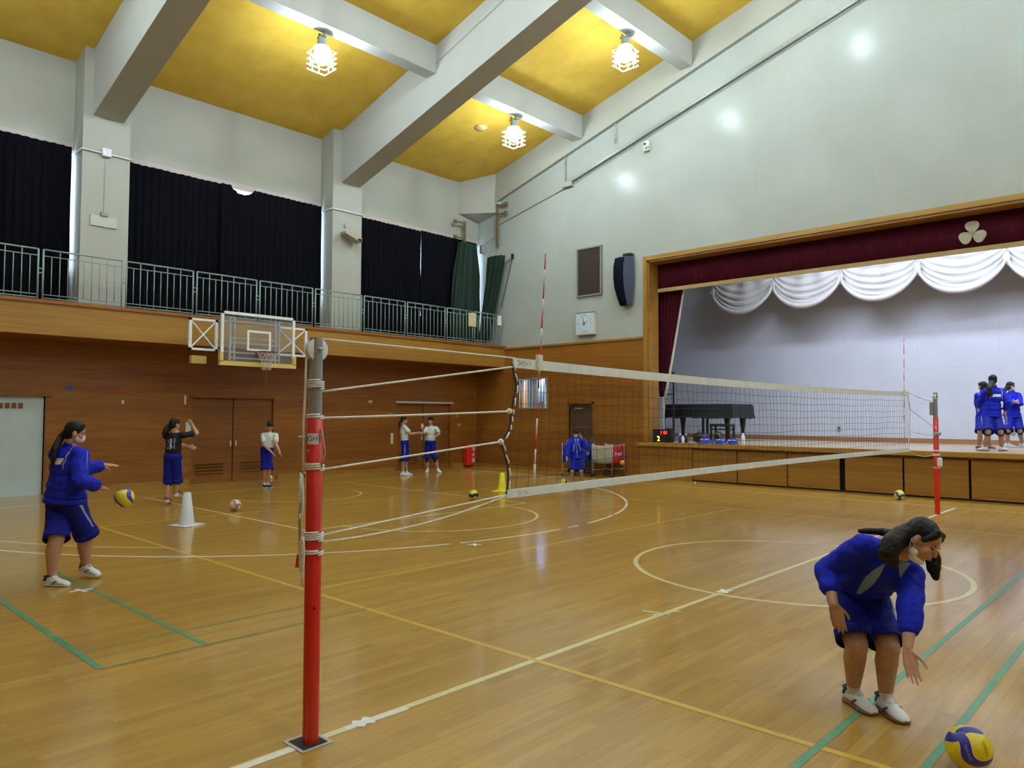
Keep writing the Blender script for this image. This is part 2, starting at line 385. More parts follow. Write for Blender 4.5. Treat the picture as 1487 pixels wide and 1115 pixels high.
# lower left wall: wooden panelling with doors
DL = [(7.98, 0, 10.17, 2.17), (14.4, 0, 16.6, 2.12), (3.2, 0, 4.76, 2.13)]
mb = MB(); cells(mb, 'x', XW-.35, XW, (YS-.3, 0, YN, 4.0), DL); mb.box((XW-.45, 3, 0), (XW-.36, 17.4, 2.6)); struct(mb.build('wall_left_lower', m_panel_y))  # last box: unseen backing added behind the doors, blocks sky through their gaps
mb = MB(); mb.box((XW-.2, 7.9, 2.17), (XW+.03, 10.25, 2.24)); mb.box((XW-.2, 3.1, 2.13), (XW+.05, 4.9, 2.20)); mb.box((XW-.2, 4.76, 0), (XW+.01, 4.80, 2.13))
struct(mb.build('trim_2', m_door))
mb = MB(); mb.box((XW-.1, 14.3, 2.12), (XW+.05, 16.7, 2.18)); struct(mb.build('trim_3', plain('pale_track', (0.55, 0.5, 0.45, 1), .3)))
mb = MB()
for y0, y1 in ((4.85, 7.9), (10.3, 14.3), (16.7, 17.8)): mb.box((XW, y0, 0), (XW+.045, y1, .13))
struct(mb.build('baseboard_left', m_fascia))
for di, (y0, y1, zt) in enumerate(((7.98, 10.17, 2.17), (14.4, 16.6, 2.12))):
    ym = (y0+y1)/2
    d = struct(MB().box((XW-.16, y0, 0), (XW-.10, ym-.01, zt)).box((XW-.14, ym+.01, 0), (XW-.08, y1, zt)).build('door_%d' % (di+1), m_door))
    mb = MB()
    for a, c in ((y0+.12, ym-.25), (ym+.22, y1-.12)):
        for k in range(4): mb.prism([(XW-.10, .22+.08*k), (XW-.03, .27+.08*k), (XW-.03, .28+.08*k), (XW-.10, .25+.08*k)], 'y', a, c)
    mb.build('door_vent', m_fascia, d)
    mb = MB(); mb.cbox((XW-.07, ym-.07, 1.0), (.03, .03, .14)); mb.cbox((XW-.05, ym+.07, 1.0), (.03, .03, .14)); mb.build('door_handle', m_offwhite, d)
d = struct(MB().box((XW-.12, 3.2, 0), (XW-.06, 4.75, 2.13)).build('door_3', m_pale))
mb = MB()
for k in range(4): mb.box((XW-.06, 4.27-.12*k, 1.86), (XW-.052, 4.36-.12*k, 1.98))
mb.build('door_window', m_door, d)
mb = MB(); mb.box((XW-.06, 3.85, .9), (XW-.05, 3.92, 1.75)); mb.build('door_slot', m_black, d)
# stage wall (gable) of painted panels
mb = MB()
def gz(x): return ceil_z(x)+.15
OX0, OX1, OZ = -11.48, 4.36, 6.16
mb.prism([(XW-.3, 3.9), (OX0, 3.9), (OX0, gz(OX0)), (XW-.3, gz(XW-.3))], 'y', YN, YN+.3)
mb.prism([(OX0, OZ), (OX1, OZ), (OX1, gz(OX1)), (-3.56, gz(-3.56)), (OX0, gz(OX0))], 'y', YN, YN+.3)
mb.prism([(OX1, 0), (XE+.3, 0), (XE+.3, gz(XE)), (OX1, gz(OX1))], 'y', YN, YN+.3)
struct(mb.build('wall_back', m_endwall))
mb = MB(); cells(mb, 'y', YN-.035, YN+.3, (XW, 0, -11.75, 3.98), [(-16.36, 2.0, -15.22, 2.92), (-14.30, 0, -13.42, 2.10)])
mb.box((-11.75, YN-.035, 1.02), (-11.6, YN+.3, 3.98)); mb.box((4.48, YN-.035, 0), (XE, YN+.3, 3.98))
struct(mb.build('wall_back_lower', m_panel))
struct(MB().box((XW, YN-.07, 3.94), (-11.6, YN-.0, 4.0)).box((XW, YN-.06, 0), (-14.4, YN-.03, .09)).box((-13.35, YN-.06, 0), (-11.75, YN-.03, .09)).build('trim_4', m_fascia))
d = struct(MB().box((-14.30, YN+.06, 0), (-13.42, YN+.11, 2.10)).build('door_4', m_darkdoor))
MB().box((-14.36, YN-.06, 0), (-14.30, YN+.02, 2.16)).box((-13.42, YN-.06, 0), (-13.36, YN+.02, 2.16)).box((-14.36, YN-.06, 2.10), (-13.36, YN+.02, 2.16)).build('door_frame', m_door, d)
MB().box((-14.15, YN+.03, 1.95), (-13.85, YN+.06, 1.99)).box((-13.55, YN+.03, .95), (-13.52, YN+.06, 1.08)).build('door_closer', m_grey, d)
w = struct(MB().box((-16.36, YN+.12, 2.0), (-15.22, YN+.13, 2.92)).build('window_4', m_glass))
mb = MB().box((-16.40, YN-.06, 1.96), (-15.18, YN+.02, 2.0)).box((-16.40, YN-.06, 2.92), (-15.18, YN+.02, 2.96)).box((-16.40, YN-.06, 2.0), (-16.36, YN+.02, 2.92)).box((-15.22, YN-.06, 2.0), (-15.18, YN+.02, 2.92))
for k in range(1, 9): mb.cbox((-16.36+1.14*k/9, YN-.03, 2.46), (.03, .02, .92))
mb.build('window_bars', m_grey, w)
# little room seen through the barred window, with an area light added in place of its daylight
m_bluecur = plain('pale_blue_curtain', (0.35, 0.55, 0.85, 1), .8)
struct(MB().box((-17.2, YN+1.9, .9), (-14.6, YN+2.0, 3.4)).box((-17.3, YN+.3, .9), (-17.2, YN+2, 3.4)).box((-14.6, YN+.3, .9), (-14.5, YN+2, 3.4)).box((-17.3, YN+.3, 3.4), (-14.5, YN+2, 3.5)).box((-17.3, YN+.3, .8), (-14.5, YN+2, .9)).build('wall_back_room', plain('dark_room_wall', (0.05, 0.06, 0.08, 1), .8)))
mb = MB(); mb.grid(lambda u, v: (-16.45+1.05*u, YN+.9+.04*math.sin(u*50), 2.22+1.05*v), 60, 2)
tag(mb.build('window_curtain', m_bluecur, smooth=True, solid=.01), 'pale blue curtain hanging behind the small barred window', 'curtain')
light('side_room_daylight_fill', 'AREA', (-15.9, YN+.75, 3.3), 150, (.75, .87, 1.0), .8, .3, (0, 0, 0))
# right wall and wall behind the camera
struct(MB().box((XE, YS-.3, 0), (XE+.3, YN+.3, 4.0)).build('wall_right_lower', m_panel_y))
struct(MB().box((XE, YS-.3, 4.0), (XE+.3, YN+.3, 9.9)).build('wall_right', m_wall))
mb = MB(); mb.prism([(XW-.3, 4.0), (XE+.3, 4.0), (XE+.3, gz(XE)), (-3.56, gz(-3.56)), (XW-.3, gz(XW-.3))], 'y', YS-.3, YS); struct(mb.build('wall_front', m_wall))
struct(MB().box((XW, YS-.3, 0), (XE, YS, 4.0)).build('wall_front_lower', m_panel))
# ceiling slabs
mb = MB(); a = XW-.4; mb.prism([(a, ceil_z(a)), (-3.56, ceil_z(-3.56)), (-3.56, ceil_z(-3.56)+.2), (a, ceil_z(a)+.2)], 'y', YS-.3, YN+.3)
a = XE+.4; mb.prism([(a, ceil_z(a)), (-3.56, ceil_z(-3.56)), (-3.56, ceil_z(-3.56)+.2), (a, ceil_z(a)+.2)], 'y', YS-.3, YN+.3)
struct(mb.build('ceiling', m_ceil))
# pillars, rafters, purlins
tn = 5
for y0, y1 in PIL:
    struct(MB().box((XW-.16, y0, 0 if False else 3.9), (-17.8, y1, 9.95)).build('trim_%d' % tn, m_wall)); tn += 1
    struct(MB().box((XE, y0, 0), (XE-.6, y1, 9.95)).build('trim_%d' % tn, m_wall)); tn += 1
def rafter(y0, y1, xs, zs, slope, xe=-17.7):
    mb = MB()
    for sgn in (0, 1):
        def X(x): return x if not sgn else -7.12-x
        poly = [(X(xe), zs+slope*(xe-xs)), (-3.56, zs+slope*(-3.56-xs)), (-3.56, ceil_z(-3.56)+.1), (X(xe), ceil_z(xe)+.1)]
        mb.prism(poly, 'y', y0, y1)
    return mb
for y0, y1 in ((-1.0, -.4), (5.36, 6.0), (11.81, 12.45)):
    struct(rafter(y0, y1, -17.8, 8.37, .272, -17.82).build('trim_%d' % tn, m_beam)); tn += 1
struct(rafter(17.71, 17.86, -12.65, 10.38, .288, -18.42).build('trim_%d' % tn, m_wall)); tn += 1
for sg in (0, 1):
    for x0, x1, z in ((-14.09, -13.72, 10.23), (-10.32, -9.95, 11.27), (-6.55, -6.18, 12.30)):
        if sg: x0, x1 = -7.12-x1, -7.12-x0
        mb = MB()
        for y0, y1 in ((-.4, 5.36), (6.0, 11.81), (12.45, 17.72)):
            mb.prism([(x0, z), (x1, z), (x1, ceil_z(x1)+.08), (x0, ceil_z(x0)+.08)], 'y', y0, y1)
        struct(mb.build('trim_%d' % tn, m_beam)); tn += 1
# chamfered corner block
zc = 8.55
mb = MB(); vs = [(XW, 16.9, zc+.06), (-17.35, YN, zc+.1), (XW, YN, zc-.1), (XW, 16.9, 10.0), (-17.25, YN, 10.1), (XW, YN, 10.0)]
mb.add(vs, [(0, 1, 2), (3, 5, 4), (0, 3, 4, 1), (1, 4, 5, 2), (2, 5, 3, 0)]); struct(mb.build('trim_%d' % tn, m_wall)); tn += 1
# balcony: slab, fascia and cap
struct(MB().box((XW, YS, 3.36), (-17.12, YN, 3.95)).build('trim_%d' % tn, m_panel_y)); tn += 1
struct(MB().box((-17.12, YS, 3.35), (-17.07, YN, 4.0)).build('trim_%d' % tn, m_fascia)); tn += 1
struct(MB().box((-17.35, YS, 3.99), (-17.03, YN, 4.06)).build('trim_%d' % tn, m_panel_y)); tn += 1
# ------------------------------------------------------------------ balcony railing panels
posts = [-.28, 1.22, 2.76, 4.28, 5.87, 7.42, 9.0, 10.58, 12.14, 13.68, 15.25, 16.44, 17.69]
XR = -17.15
for i in range(len(posts)-1):
    y0, y1 = posts[i]+.045, posts[i+1]-.045
    if y1 < 3: continue
    o = thing('railing_panel', (XR, y0, 4.06), '', 'railing', 'balcony railing panels')
    L = y1-y0
    for y in (0, L): MB().rod((0, y, 0), (0, y, 1.03), .018, 8).build('railing_post', m_rail, o, True)
    for z, r in ((1.03, .017), (.90, .010), (.11, .010), (.04, .013)): MB().rod((0, 0, z), (0, L, z), r, 6).build('rail', m_rail, o, True)
    n = 9 if L > 1.3 else 7
    for k in range(n):
        y = L*(k+1)/(n+1)
        if k % 2: MB().rod((0, y, .04), (0, y, 1.03), .010, 6).build('baluster', m_rail, o, True)
        else: MB().rod((0, y, .11), (0, y, .90), .009, 6).build('baluster', m_rail, o, True)
    for z in (.55, .64): MB().rod((0, L, z), (0, L+.068, z), .012, 6).build('clamp', m_rail, o, True)
    o['label'] = 'grey-green balcony railing panel '+{2: 'cut off by the left photo edge', 3: 'in front of the left white pillar', 4: 'just right of the left white pillar',
        5: 'above the left half of the backboard', 6: 'above the right half of the backboard', 7: 'in front of the second white pillar', 8: 'just right of the second white pillar',
        9: 'in front of the curtain left of the green net', 10: 'carrying the cream notice, before the green net', 11: 'at the far corner, carrying the white tag'}[i]
# ------------------------------------------------------------------ blackout curtains
def curtain(y0, y1, lab, dip=None, z0=4.08, z1=7.70, x=-18.30, n=None):
    n = n or int((y1-y0)/.018); waves = (y1-y0)/.17
    def fn(u, v):
        y = y0+(y1-y0)*u; zt = z1
        if dip and abs(y-dip[0]) < dip[1]: zt = z1-dip[2]*math.sqrt(max(0, 1-((y-dip[0])/dip[1])**2))
        z = z0+(zt-z0)*v
        return (x+.035*math.sin(2*PI*u*waves)*(.6+.4*(1-v))+.012*math.sin(u*23), y+.012*math.sin(9*v+u*30)*(1-v), z)
    o = MB().grid(fn, n, 14).build('blackout_curtain', m_navy, None, True, solid=.006)
    return tag(o, lab, 'curtain', 'blackout curtains')
curtain(-.15, 2.55, 'dark navy blackout curtain past the left photo edge', x=-18.38); curtain(2.5, 5.10, 'dark navy curtain left of the bright gap by the left pillar')
curtain(6.17, 8.66, 'dark navy curtain right of the left white pillar', x=-18.38); curtain(8.54, 11.49, 'dark navy curtain with a bright gap at its top edge', (9.12, .30, .17))
curtain(12.54, 15.25, 'dark navy curtain right of the second white pillar', x=-18.38); curtain(15.17, 17.70, 'dark navy curtain partly behind the green gathered net')
# ------------------------------------------------------------------ stage
struct(MB().box((-13.8, YN+.1, .85), (6.7, 23.2, 1.005)).build('floor_stage', m_deck))
struct(MB().box((-15.6, 23.15, .9), (8.5, 23.35, 8.2)).build('wall_stage_back', m_stagewall))
struct(MB().box((-15.6, YN+.3, .9), (-15.4, 23.2, 8.2)).box((8.3, YN+.3, .9), (8.5, 23.2, 8.2)).build('wall_stage_side', m_stagewall))
struct(MB().box((-15.6, YN+.3, 8.0), (8.5, 23.2, 8.2)).build('ceiling_stage', m_wall))
struct(MB().box((-15.4, 23.11, 1.0), (8.3, 23.15, 1.14)).build('baseboard_stage', wood('stage_skirting_wood', (0.26, 0.125, 0.05, 1), (0.36, 0.185, 0.08, 1), 'x', .4, 0)))
struct(MB().box((-15.5, YN+.3, .8), (-13.8, 23.2, 1.0)).box((6.7, YN+.3, .8), (8.4, 23.2, 1.0)).build('trim_%d' % tn, m_deck)); tn += 1
# proscenium frame: face boards and deep reveal
struct(MB().box((-11.60, YN-.06, 1.02), (-11.48, YN+.5, 6.28)).box((4.36, YN-.06, 1.02), (4.48, YN+.5, 6.28)).build('trim_%d' % tn, m_honey_z)); tn += 1
struct(MB().box((-11.48, YN-.06, 6.16), (4.36, YN+.5, 6.28)).build('trim_%d' % tn, m_honey)); tn += 1
struct(MB().box((-11.48, YN-.02, 1.02), (-11.42, YN+.46, 6.16)).box((-11.48, YN-.02, 6.10), (4.36, YN+.46, 6.17)).build('trim_%d' % tn, m_stagefront)); tn += 1
# stage front
struct(MB().box((-11.8, YN-.12, .905), (4.6, YN+.16, 1.012)).build('trim_%d' % tn, m_honey)); tn += 1
struct(MB().box((-11.75, YN-.03, 0), (-10.1, YN+.1, .905)).box((2.9, YN-.03, 0), (4.48, YN+.1, .905)).build('trim_%d' % tn, m_stagefront)); tn += 1
struct(MB().box((-10.1, YN+.16, 0), (2.9, YN+.3, .905)).box((-10.1, YN+.03, 0), (2.9, YN+.16, .03)).build('trim_%d' % tn, m_dark)); tn += 1
xs = [(-10.08, -8.83), (-8.80, -7.52), (-7.49, -6.27), (-6.14, -4.92), (-4.88, -3.65), (-3.60, -2.36), (-2.31, -1.05), (-.93, .3), (.34, 1.6), (1.65, 2.88)]
labs = ['below the piano, leftmost of the row', 'below the blue jackets, second of the row', 'left of the wide dark gap', 'right of the wide dark gap',
        'behind the far red net post', 'below the three players on stage', 'right of the one below the players', 'far right of the stage front', 'second from the right end', 'at the right end']
for k, (x0, x1) in enumerate(xs):
    if k > 5: continue
    o = thing('storage_panel', ((x0+x1)/2, YN+.02, .04), 'wooden stage-front storage panel '+labs[k], 'storage panel', 'storage panels along the stage front')
    MB().box((x0-(x0+x1)/2, -.02, 0), (x1-(x0+x1)/2, .03, .80)).build('panel_board', m_stagefront, o, bevel=.004)
    MB().box((x0-(x0+x1)/2, -.0, .80), (x1-(x0+x1)/2, .02, .835)).build('top_rail', m_door, o)
MBx = MB().box((-2.31, YN+.0, .04), (2.88, YN+.05, .84)); struct(MBx.build('trim_%d' % tn, m_stagefront)); tn += 1
# valance with gold hem and emblem
v = thing('stage_valance', (-3.56, 18.3, 5.3), 'long maroon velvet valance with gold hem across the stage top', 'valance')
mb = MB(); mb.grid(lambda u, w: (-7.92+15.84*u, .02*math.sin(u*2*PI*60)*.4, .09+.83*w), 500, 3); mb.build('velvet', m_maroon, v, True, solid=.02)
MB().box((-7.92, -.03, 0), (7.92, .02, .10)).build('gold_hem', m_gold, v)
em = MB()
def petal(a):
    ca, sa = math.cos(a), math.sin(a); pts = []
    prof = [(0, -.02), (.04, -.055), (.09, -.105), (.15, -.135), (.21, -.130), (.255, -.085), (.265, 0), (.255, .085), (.21, .130), (.15, .135), (.09, .105), (.04, .055), (0, .02)]
    for t, w in prof: pts.append((t*ca - w*sa, t*sa + w*ca))
    return pts
for a in (PI/2, PI/2+2*PI/3, PI/2-2*PI/3): em.prism(petal(a), 'y', -.06, -.035)
e = em.build('emblem', m_emblem, v); e.location = (0, 0, .40)
e2 = MB().prism([(.05*math.cos(k*PI/3), .05*math.sin(k*PI/3)) for k in range(6)], 'y', -.075, -.06).build('emblem_centre', m_gold, e)
# swagged top curtain
sw0 = -3.58
spans = [(sw0+2.04*k, sw0+2.04*(k+1)) for k in range(-4, 4)]
def swag(x0, x1):
    o = MB(); nu, nv = 41, 34
    def fn(u, v):
        s = 1-(2*u-1)**2; s = max(0, s)**.72
        zb = 5.78-.72*s; zt = 6.9; z = zt+(zb-zt)*v
        fold = .075*math.sin(v*v*38+.6*math.sin(u*7+x0))*(.25+s)*(v**1.2) + .05*math.sin((u-.5)*(10+26*(1-v))+x0)*(1.1-v)
        return (x0+(x1-x0)*u, 22.28-.17*s*v**2-fold-.03*math.sin(v*9+u*4)*v, z)
    o.grid(fn, nu, nv)
    o.tube([(x0+(x1-x0)*k/24, 22.12-.16*(1-(2*k/24-1)**2), 5.80-.75*max(0, 1-(2*k/24-1)**2)**.72) for k in range(25)], [.035+.05*math.sin(PI*k/24) for k in range(25)], 8)
    return o
top = thing('swag_curtain', (0, 0, 0), 'cream satin swagged curtain hung across the top of the stage', 'curtain')
for x0, x1 in spans: swag(x0, x1).build('swag', m_swag, top, True, solid=.008)
for x0, x1 in spans:
    mb = MB()
    for q in range(5): mb.tube([(x0+.012*(q-2), 22.20-.02*q, 6.0), (x0+.03*(q-2), 22.10, 5.80), (x0+.014*(q-2), 22.12, 5.66-.02*q)], [.02, .035, .012], 6)
    mb.build('gather', m_swag, top, True)
# maroon side drape, tied back, with its white lining edge
sd = thing('side_drape', (-11.42, 18.55, 1.02), 'maroon side curtain drawn back at the left of the stage', 'curtain')
def drape(u, v):       # v 0 top (z 5.5) .. 1 tie (z 2.35)
    z = 5.4-3.1*v; wr = .66*(1-v)**.9+.03
    return (-.30*(1-.6*v)+u*(wr+.30*(1-.6*v)), .04*math.sin(u*2*PI*7)*(1-v*.5), z-1.02)
MB().grid(drape, 60, 24).build('velvet', m_maroon, sd, True, solid=.02)
MB().grid(lambda u, v: ((.66*(1-v)**.9+.03)+u*(.05+.03*v), -.03, 5.4-3.1*v-1.02), 3, 24).build('white_lining', m_offwhite, sd, True, solid=.01)
MB().grid(lambda u, v: (.0+u*.075-.02*math.sin(v*PI), -.03+.02*math.sin(u*6), 2.3-1.25*v-1.02), 4, 12).build('lining_tail', m_offwhite, sd, True, solid=.01)
ld = thing('rope_rack', (-11.2, 18.75, 1.01), 'dark metal rack standing in the left wing behind the drape', 'rack')
MB().box((-.02, -.02, 0), (.02, .02, 2.0)).box((-.34, -.02, 0), (-.30, .02, 2.0)).build('upright', m_black, ld)
mb = MB()
for z in (.35, .9, 1.35, 1.7, 1.98): mb.box((-.3, -.015, z), (0, .015, z+.03))
mb.build('crossbar', m_black, ld)
for x, nm in ((-8.11, 'left of the far net post, low on the stage back wall'), (-3.69, 'behind the right stage player, low on the stage back wall')):
    o = thing('wall_socket', (x, 23.14, 1.38), 'small grey socket plate '+nm, 'socket')
    MB().cbox((0, -.01, 0), (.1, .02, .14)).build('plate', m_grey, o, bevel=.003); MB().cbox((0, -.022, .02), (.04, .006, .05)).build('outlet', m_dark, o)
# ------------------------------------------------------------------ high-bay lamps
m_bulb = glow('lit_lamp_bulb', (0.76, 0.92, 1.0, 1), LAMP_E)
m_cage = plain('white_lamp_guard', (0.80, 0.82, 0.80, 1), .4)
def make_lamp(loc):
    o = thing('high_bay_lamp', loc, '', 'ceiling lamp', 'caged high-bay lamps')
    MB().lathe([(.02, .16), (.09, .14), (.15, .06), (.165, -.05), (.12, -.17), (.03, -.22)], n=16).build('bulb', m_bulb, o, True)
    h = MB().lathe([(.05, .40), (.09, .39), (.10, .22), (.17, .18), (.18, .165), (.06, .165)], n=20).build('housing', m_steel, o, 'auto')
    MB().box((-.13, -.05, .40), (.13, .05, .44)).box((-.11, -.03, .44), (-.08, .03, .52)).box((.08, -.03, .44), (.11, .03, .52)).build('bracket', m_steel, o)
    for z in (.06, -.06, -.18, -.30):
        s = .235; mb = MB().tube([(-s, -s, z), (s, -s, z), (s, s, z), (-s, s, z)], .011, 6, closed=True); mb.build('guard_ring', m_cage, o)
    for sx, sy in ((1, .35), (1, -.35), (-1, .35), (-1, -.35), (.35, 1), (-.35, 1), (.35, -1), (-.35, -1)):
        mb = MB().tube([(.235*sx, .235*sy, -.30), (.235*sx, .235*sy, .06), (.10*sx, .10*sy, .2)], .009, 6); mb.build('guard_bar', m_cage, o)
    return o
LN = {(-14.1, 8.8): 'caged high-bay lamp lit under the ceiling purlin above the left wall, leftmost in view', (-14.1, 15.05): 'lit caged high-bay lamp hanging nearest the far corner, lowest in view',
      (-10.3, 15.05): 'lit caged high-bay lamp hanging beside the stage wall, rightmost in view'}
lp = None
for lx, lz in LAMP_X:
    for ly in LAMP_Y:
        if lp is None: lp = make_lamp((lx, ly, lz)); o = lp
        else: o = copy_tree(lp); o.location = (lx, ly, lz)
        lab = LN.get((lx, ly))
        if lab: o['label'] = lab
        else: o['label'] = 'caged high-bay lamp under the ceiling outside the photo frame'; o['group'] = 'high-bay lamps out of view'
# ------------------------------------------------------------------ conduits, pipes and small fittings on the stage wall
def zr(x): return 10.03+.286*(x+10.42)
tr = thing('cable_trough', (-14.35, YN-.05, 8.96), 'long grey sloping cable trough on the upper stage wall', 'trough')
MB().prism([(.05, .02), (8.95, .02+2.53), (8.95, .13+2.53), (.05, .13)], 'y', -.05, .04).build('trough', m_grey, tr)
MB().cbox((0, -.02, 0), (.36, .12, .16)).build('junction_box', m_wall, tr, bevel=.01)
MB().rod((0, .02, -.05), (-3.0, .02, -.72), .012).build('cable', m_grey, tr)
MB().rod((.1, 0, -.03), (8.9, 0, 2.50), .010).build('cable', m_grey, tr)
cd = thing('conduit', (-16.6, YN-.06, 10.0), 'thin pale conduit pipe with two drops on the stage wall near the corner', 'conduit')
MB().tube([(-.6, .03, -.05), (0, .02, .04), (3.9, 0, .5), (4.05, 0, .45), (4.05, 0, -.02)], .018, 8).build('pipe', m_wall, cd, True)
MB().tube([(2.0, 0, .25), (2.15, 0, .2), (2.15, 0, -.9)], .018, 8).build('pipe', m_wall, cd, True)
for p in ((2.0, 0, .27), (3.35, 0, .43), (2.15, 0, -.35), (4.05, 0, -.1)): MB().cbox(p, (.05, .06, .12)).build('clip', m_grey, cd)
bc = thing('beam_conduit', (-14.2, 11.78, 10.3), 'thin grey conduit along the side of the long white rafter', 'conduit')
MB().tube([(0, 0, .62), (0, 0, .06), (.08, 0, .05), (4.2, 0, 1.28), (8, 0, 2.3)], .006, 6).build('pipe', m_grey, bc, True)
o = thing('wall_camera', (-11.45, YN-.06, 9.45), 'small white box camera fixed below the trough on the stage wall', 'camera')
MB().cbox((0, 0, 0), (.18, .1, .28)).build('housing', m_offwhite, o, bevel=.01); MB().lathe([(.035, -.08), (.035, -.04)], (-.03, 0, .06), 12, axis='y').build('lens', m_black, o)
MB().cbox((.03, -.06, -.06), (.12, .04, .06)).build('bracket', m_grey, o)
for (x, y, z, nm) in ((-15.7, 15.3, None, 'pale round reflection disc on the yellow ceiling near the far corner'),):
    z = ceil_z(x)-.02; o = MB().lathe([(.02, -.09), (.12, -.07), (.19, -.02), (.2, 0), (.2, .03)], n=24).build('ceiling_reflection_disc', plain('pale_disc_yellow', (.55, .42, .18, 1)), None, True)
    o.location = (x, y, z); tag(o, nm, 'reflection disc')  # pale ceiling reflection given shape and colour as a shallow dome
bd = thing('notice_board', (-13.53, YN, 6.12), 'dark brown notice board in a grey frame high on the stage wall', 'board')
MB().box((-.42, -.05, -.70), (.42, -.02, .70)).build('panel', plain('dark_brown_board', (0.035, 0.020, 0.016, 1), .8, .3, 30), bd)
for a, c in (((-.47, -.07, -.75), (-.42, 0, .75)), ((.42, -.07, -.75), (.47, 0, .75)), ((-.42, -.07, -.75), (.42, 0, -.70)), ((-.42, -.07, .70), (.42, 0, .75))):
    MB().box(a, c).build('frame_bar', plain('grey_frame', (.22, .22, .19, 1)), bd)
sp = thing('loudspeaker', (-12.13, YN-.02, 5.65), 'tall curved dark blue-grey loudspeaker on the wall left of the stage', 'loudspeaker')
m_spk = plain('speaker_grille', (0.006, 0.008, 0.018, 1), .95, .2, 60, spec=.08); m_spk2 = plain('speaker_body', (0.065, 0.08, 0.12, 1), .8, spec=.2)
prof = []
mb = MB(); mg = MB()
pts = [(.72, .16, .22), (.66, .30, .25), (.4, .37, .26), (.1, .38, .26), (-.2, .34, .25), (-.5, .24, .22), (-.72, .14, .19)]
vs = []; fs = []
for z, d, w in pts: vs += [(-w, -d, z), (w*.35, -d, z), (w, -.06, z), (-w, -.06, z)]
for i in range(len(pts)-1):
    for k in range(4): fs.append((i*4+k, i*4+(k+1) % 4, i*4+4+(k+1) % 4, i*4+4+k))
fs += [(0, 1, 2, 3), tuple(len(pts)*4-4+k for k in (3, 2, 1, 0))]
mb.add(vs, fs).build('cabinet', m_spk2, sp, bevel=.015)
vs = []
for z, d, w in pts[1:]: vs += [(-w+.01, -d-.012, z), (w*.33, -d-.012, z)]
mg.add(vs, [(2*i, 2*i+1, 2*i+3, 2*i+2) for i in range(len(pts)-2)]); mg.build('grille', m_spk, sp, True, solid=.01)
MB().box((-.05, -.2, .72), (.2, 0, .78)).build('bracket', m_black, sp)
ck = thing('wall_clock', (-13.62, YN, 4.53), 'square white wall clock above the wood panelling by the corner', 'clock')
MB().box((-.34, -.16, -.34), (.34, 0, .34)).build('case', m_offwhite, ck, bevel=.012)
MB().box((-.30, -.168, -.29), (.30, -.16, .31)).build('dial', plain('clock_dial', (0.55, 0.66, 0.74, 1), .3), ck)
MB().box((-.35, -.175, .32), (.35, -.1, .35)).build('top_trim', m_grey, ck)
def hand(a, L, w, z): 
    a = math.radians(a); return [(-math.sin(a)*.05+math.cos(a)*w, -math.cos(a)*.05-math.sin(a)*w), (math.sin(a)*L, math.cos(a)*L), (-math.sin(a)*.05-math.cos(a)*w, -math.cos(a)*.05+math.sin(a)*w)]
MB().prism(hand(58, .17, .016, 0), 'y', -.18, -.174).build('hour_hand', m_black, ck); MB().prism(hand(342, .26, .011, 0), 'y', -.186, -.181).build('minute_hand', m_black, ck)
for s, x, z in (('12', 0, .25), ('3', .24, 0), ('6', 0, -.24), ('9', -.24, 0)): text(s, .085, m_black, 'numeral', ck, (x, -.169, z))
for k in range(12):
    if k % 3: a = k*PI/6; MB().cbox((.25*math.sin(a), -.17, .25*math.cos(a)), (.012, .004, .03)).build('tick', m_black, ck)
# ------------------------------------------------------------------ fittings on the left wall, pillars and balcony
o = thing('blank_sign', (-17.8, 5.63, 6.03), 'pale blank rectangular sign with a small fitting on the left pillar', 'sign')
MB().box((0, -.27, -.12), (.03, .27, .12)).build('plate', plain('pale_sign', (.48, .49, .44, 1)), o, bevel=.004); MB().box((0, -.07, .12), (.07, .07, .20)).build('fitting', plain('tan_fitting', (.30, .27, .22, 1)), o)
MB().rod((.012, 0, .20), (.012, 0, 1.44), .006).build('cord', m_grey, o)
o = thing('junction_box', (-17.79, 5.64, 7.56), 'white junction box and conduit band across the left pillar', 'junction box')
MB().box((0, -.09, -.07), (.08, .09, .11)).build('box', m_white, o, bevel=.008); MB().tube([(-.6, -.50, .0), (.02, -.49, .0), (.02, .53, -.0)], .02, 8).build('pipe', m_white, o, True)
o = thing('conduit_band', (-17.79, 12.03, 7.56), 'white conduit band around the second white pillar', 'conduit'); MB().tube([(-.6, -.51, .0), (.02, -.51, .0), (.02, .53, -.0)], .02, 8).build('pipe', m_white, o, True)
o = thing('horn_speaker', (-17.8, 12.0, 6.85), 'beige box loudspeaker on the second white pillar', 'loudspeaker')
m_beige = plain('beige_metal', (.38, .34, .26, 1), .4)
MB().prism([(-.28, .05), (.02, .12), (.30, -.08), (.26, -.20), (-.26, -.02)], 'x', .10, .38).build('cabinet', m_beige, o, bevel=.01)
MB().prism([(.14, -.10), (.27, -.10), (.24, -.18), (.13, -.13)], 'x', .385, .40).build('mouth', m_dark, o); MB().cbox((.06, 0, 0), (.12, .06, .06)).build('arm', m_grey, o); MB().cbox((.02, -.05, .3), (.04, .07, .09)).build('socket', m_grey, o)
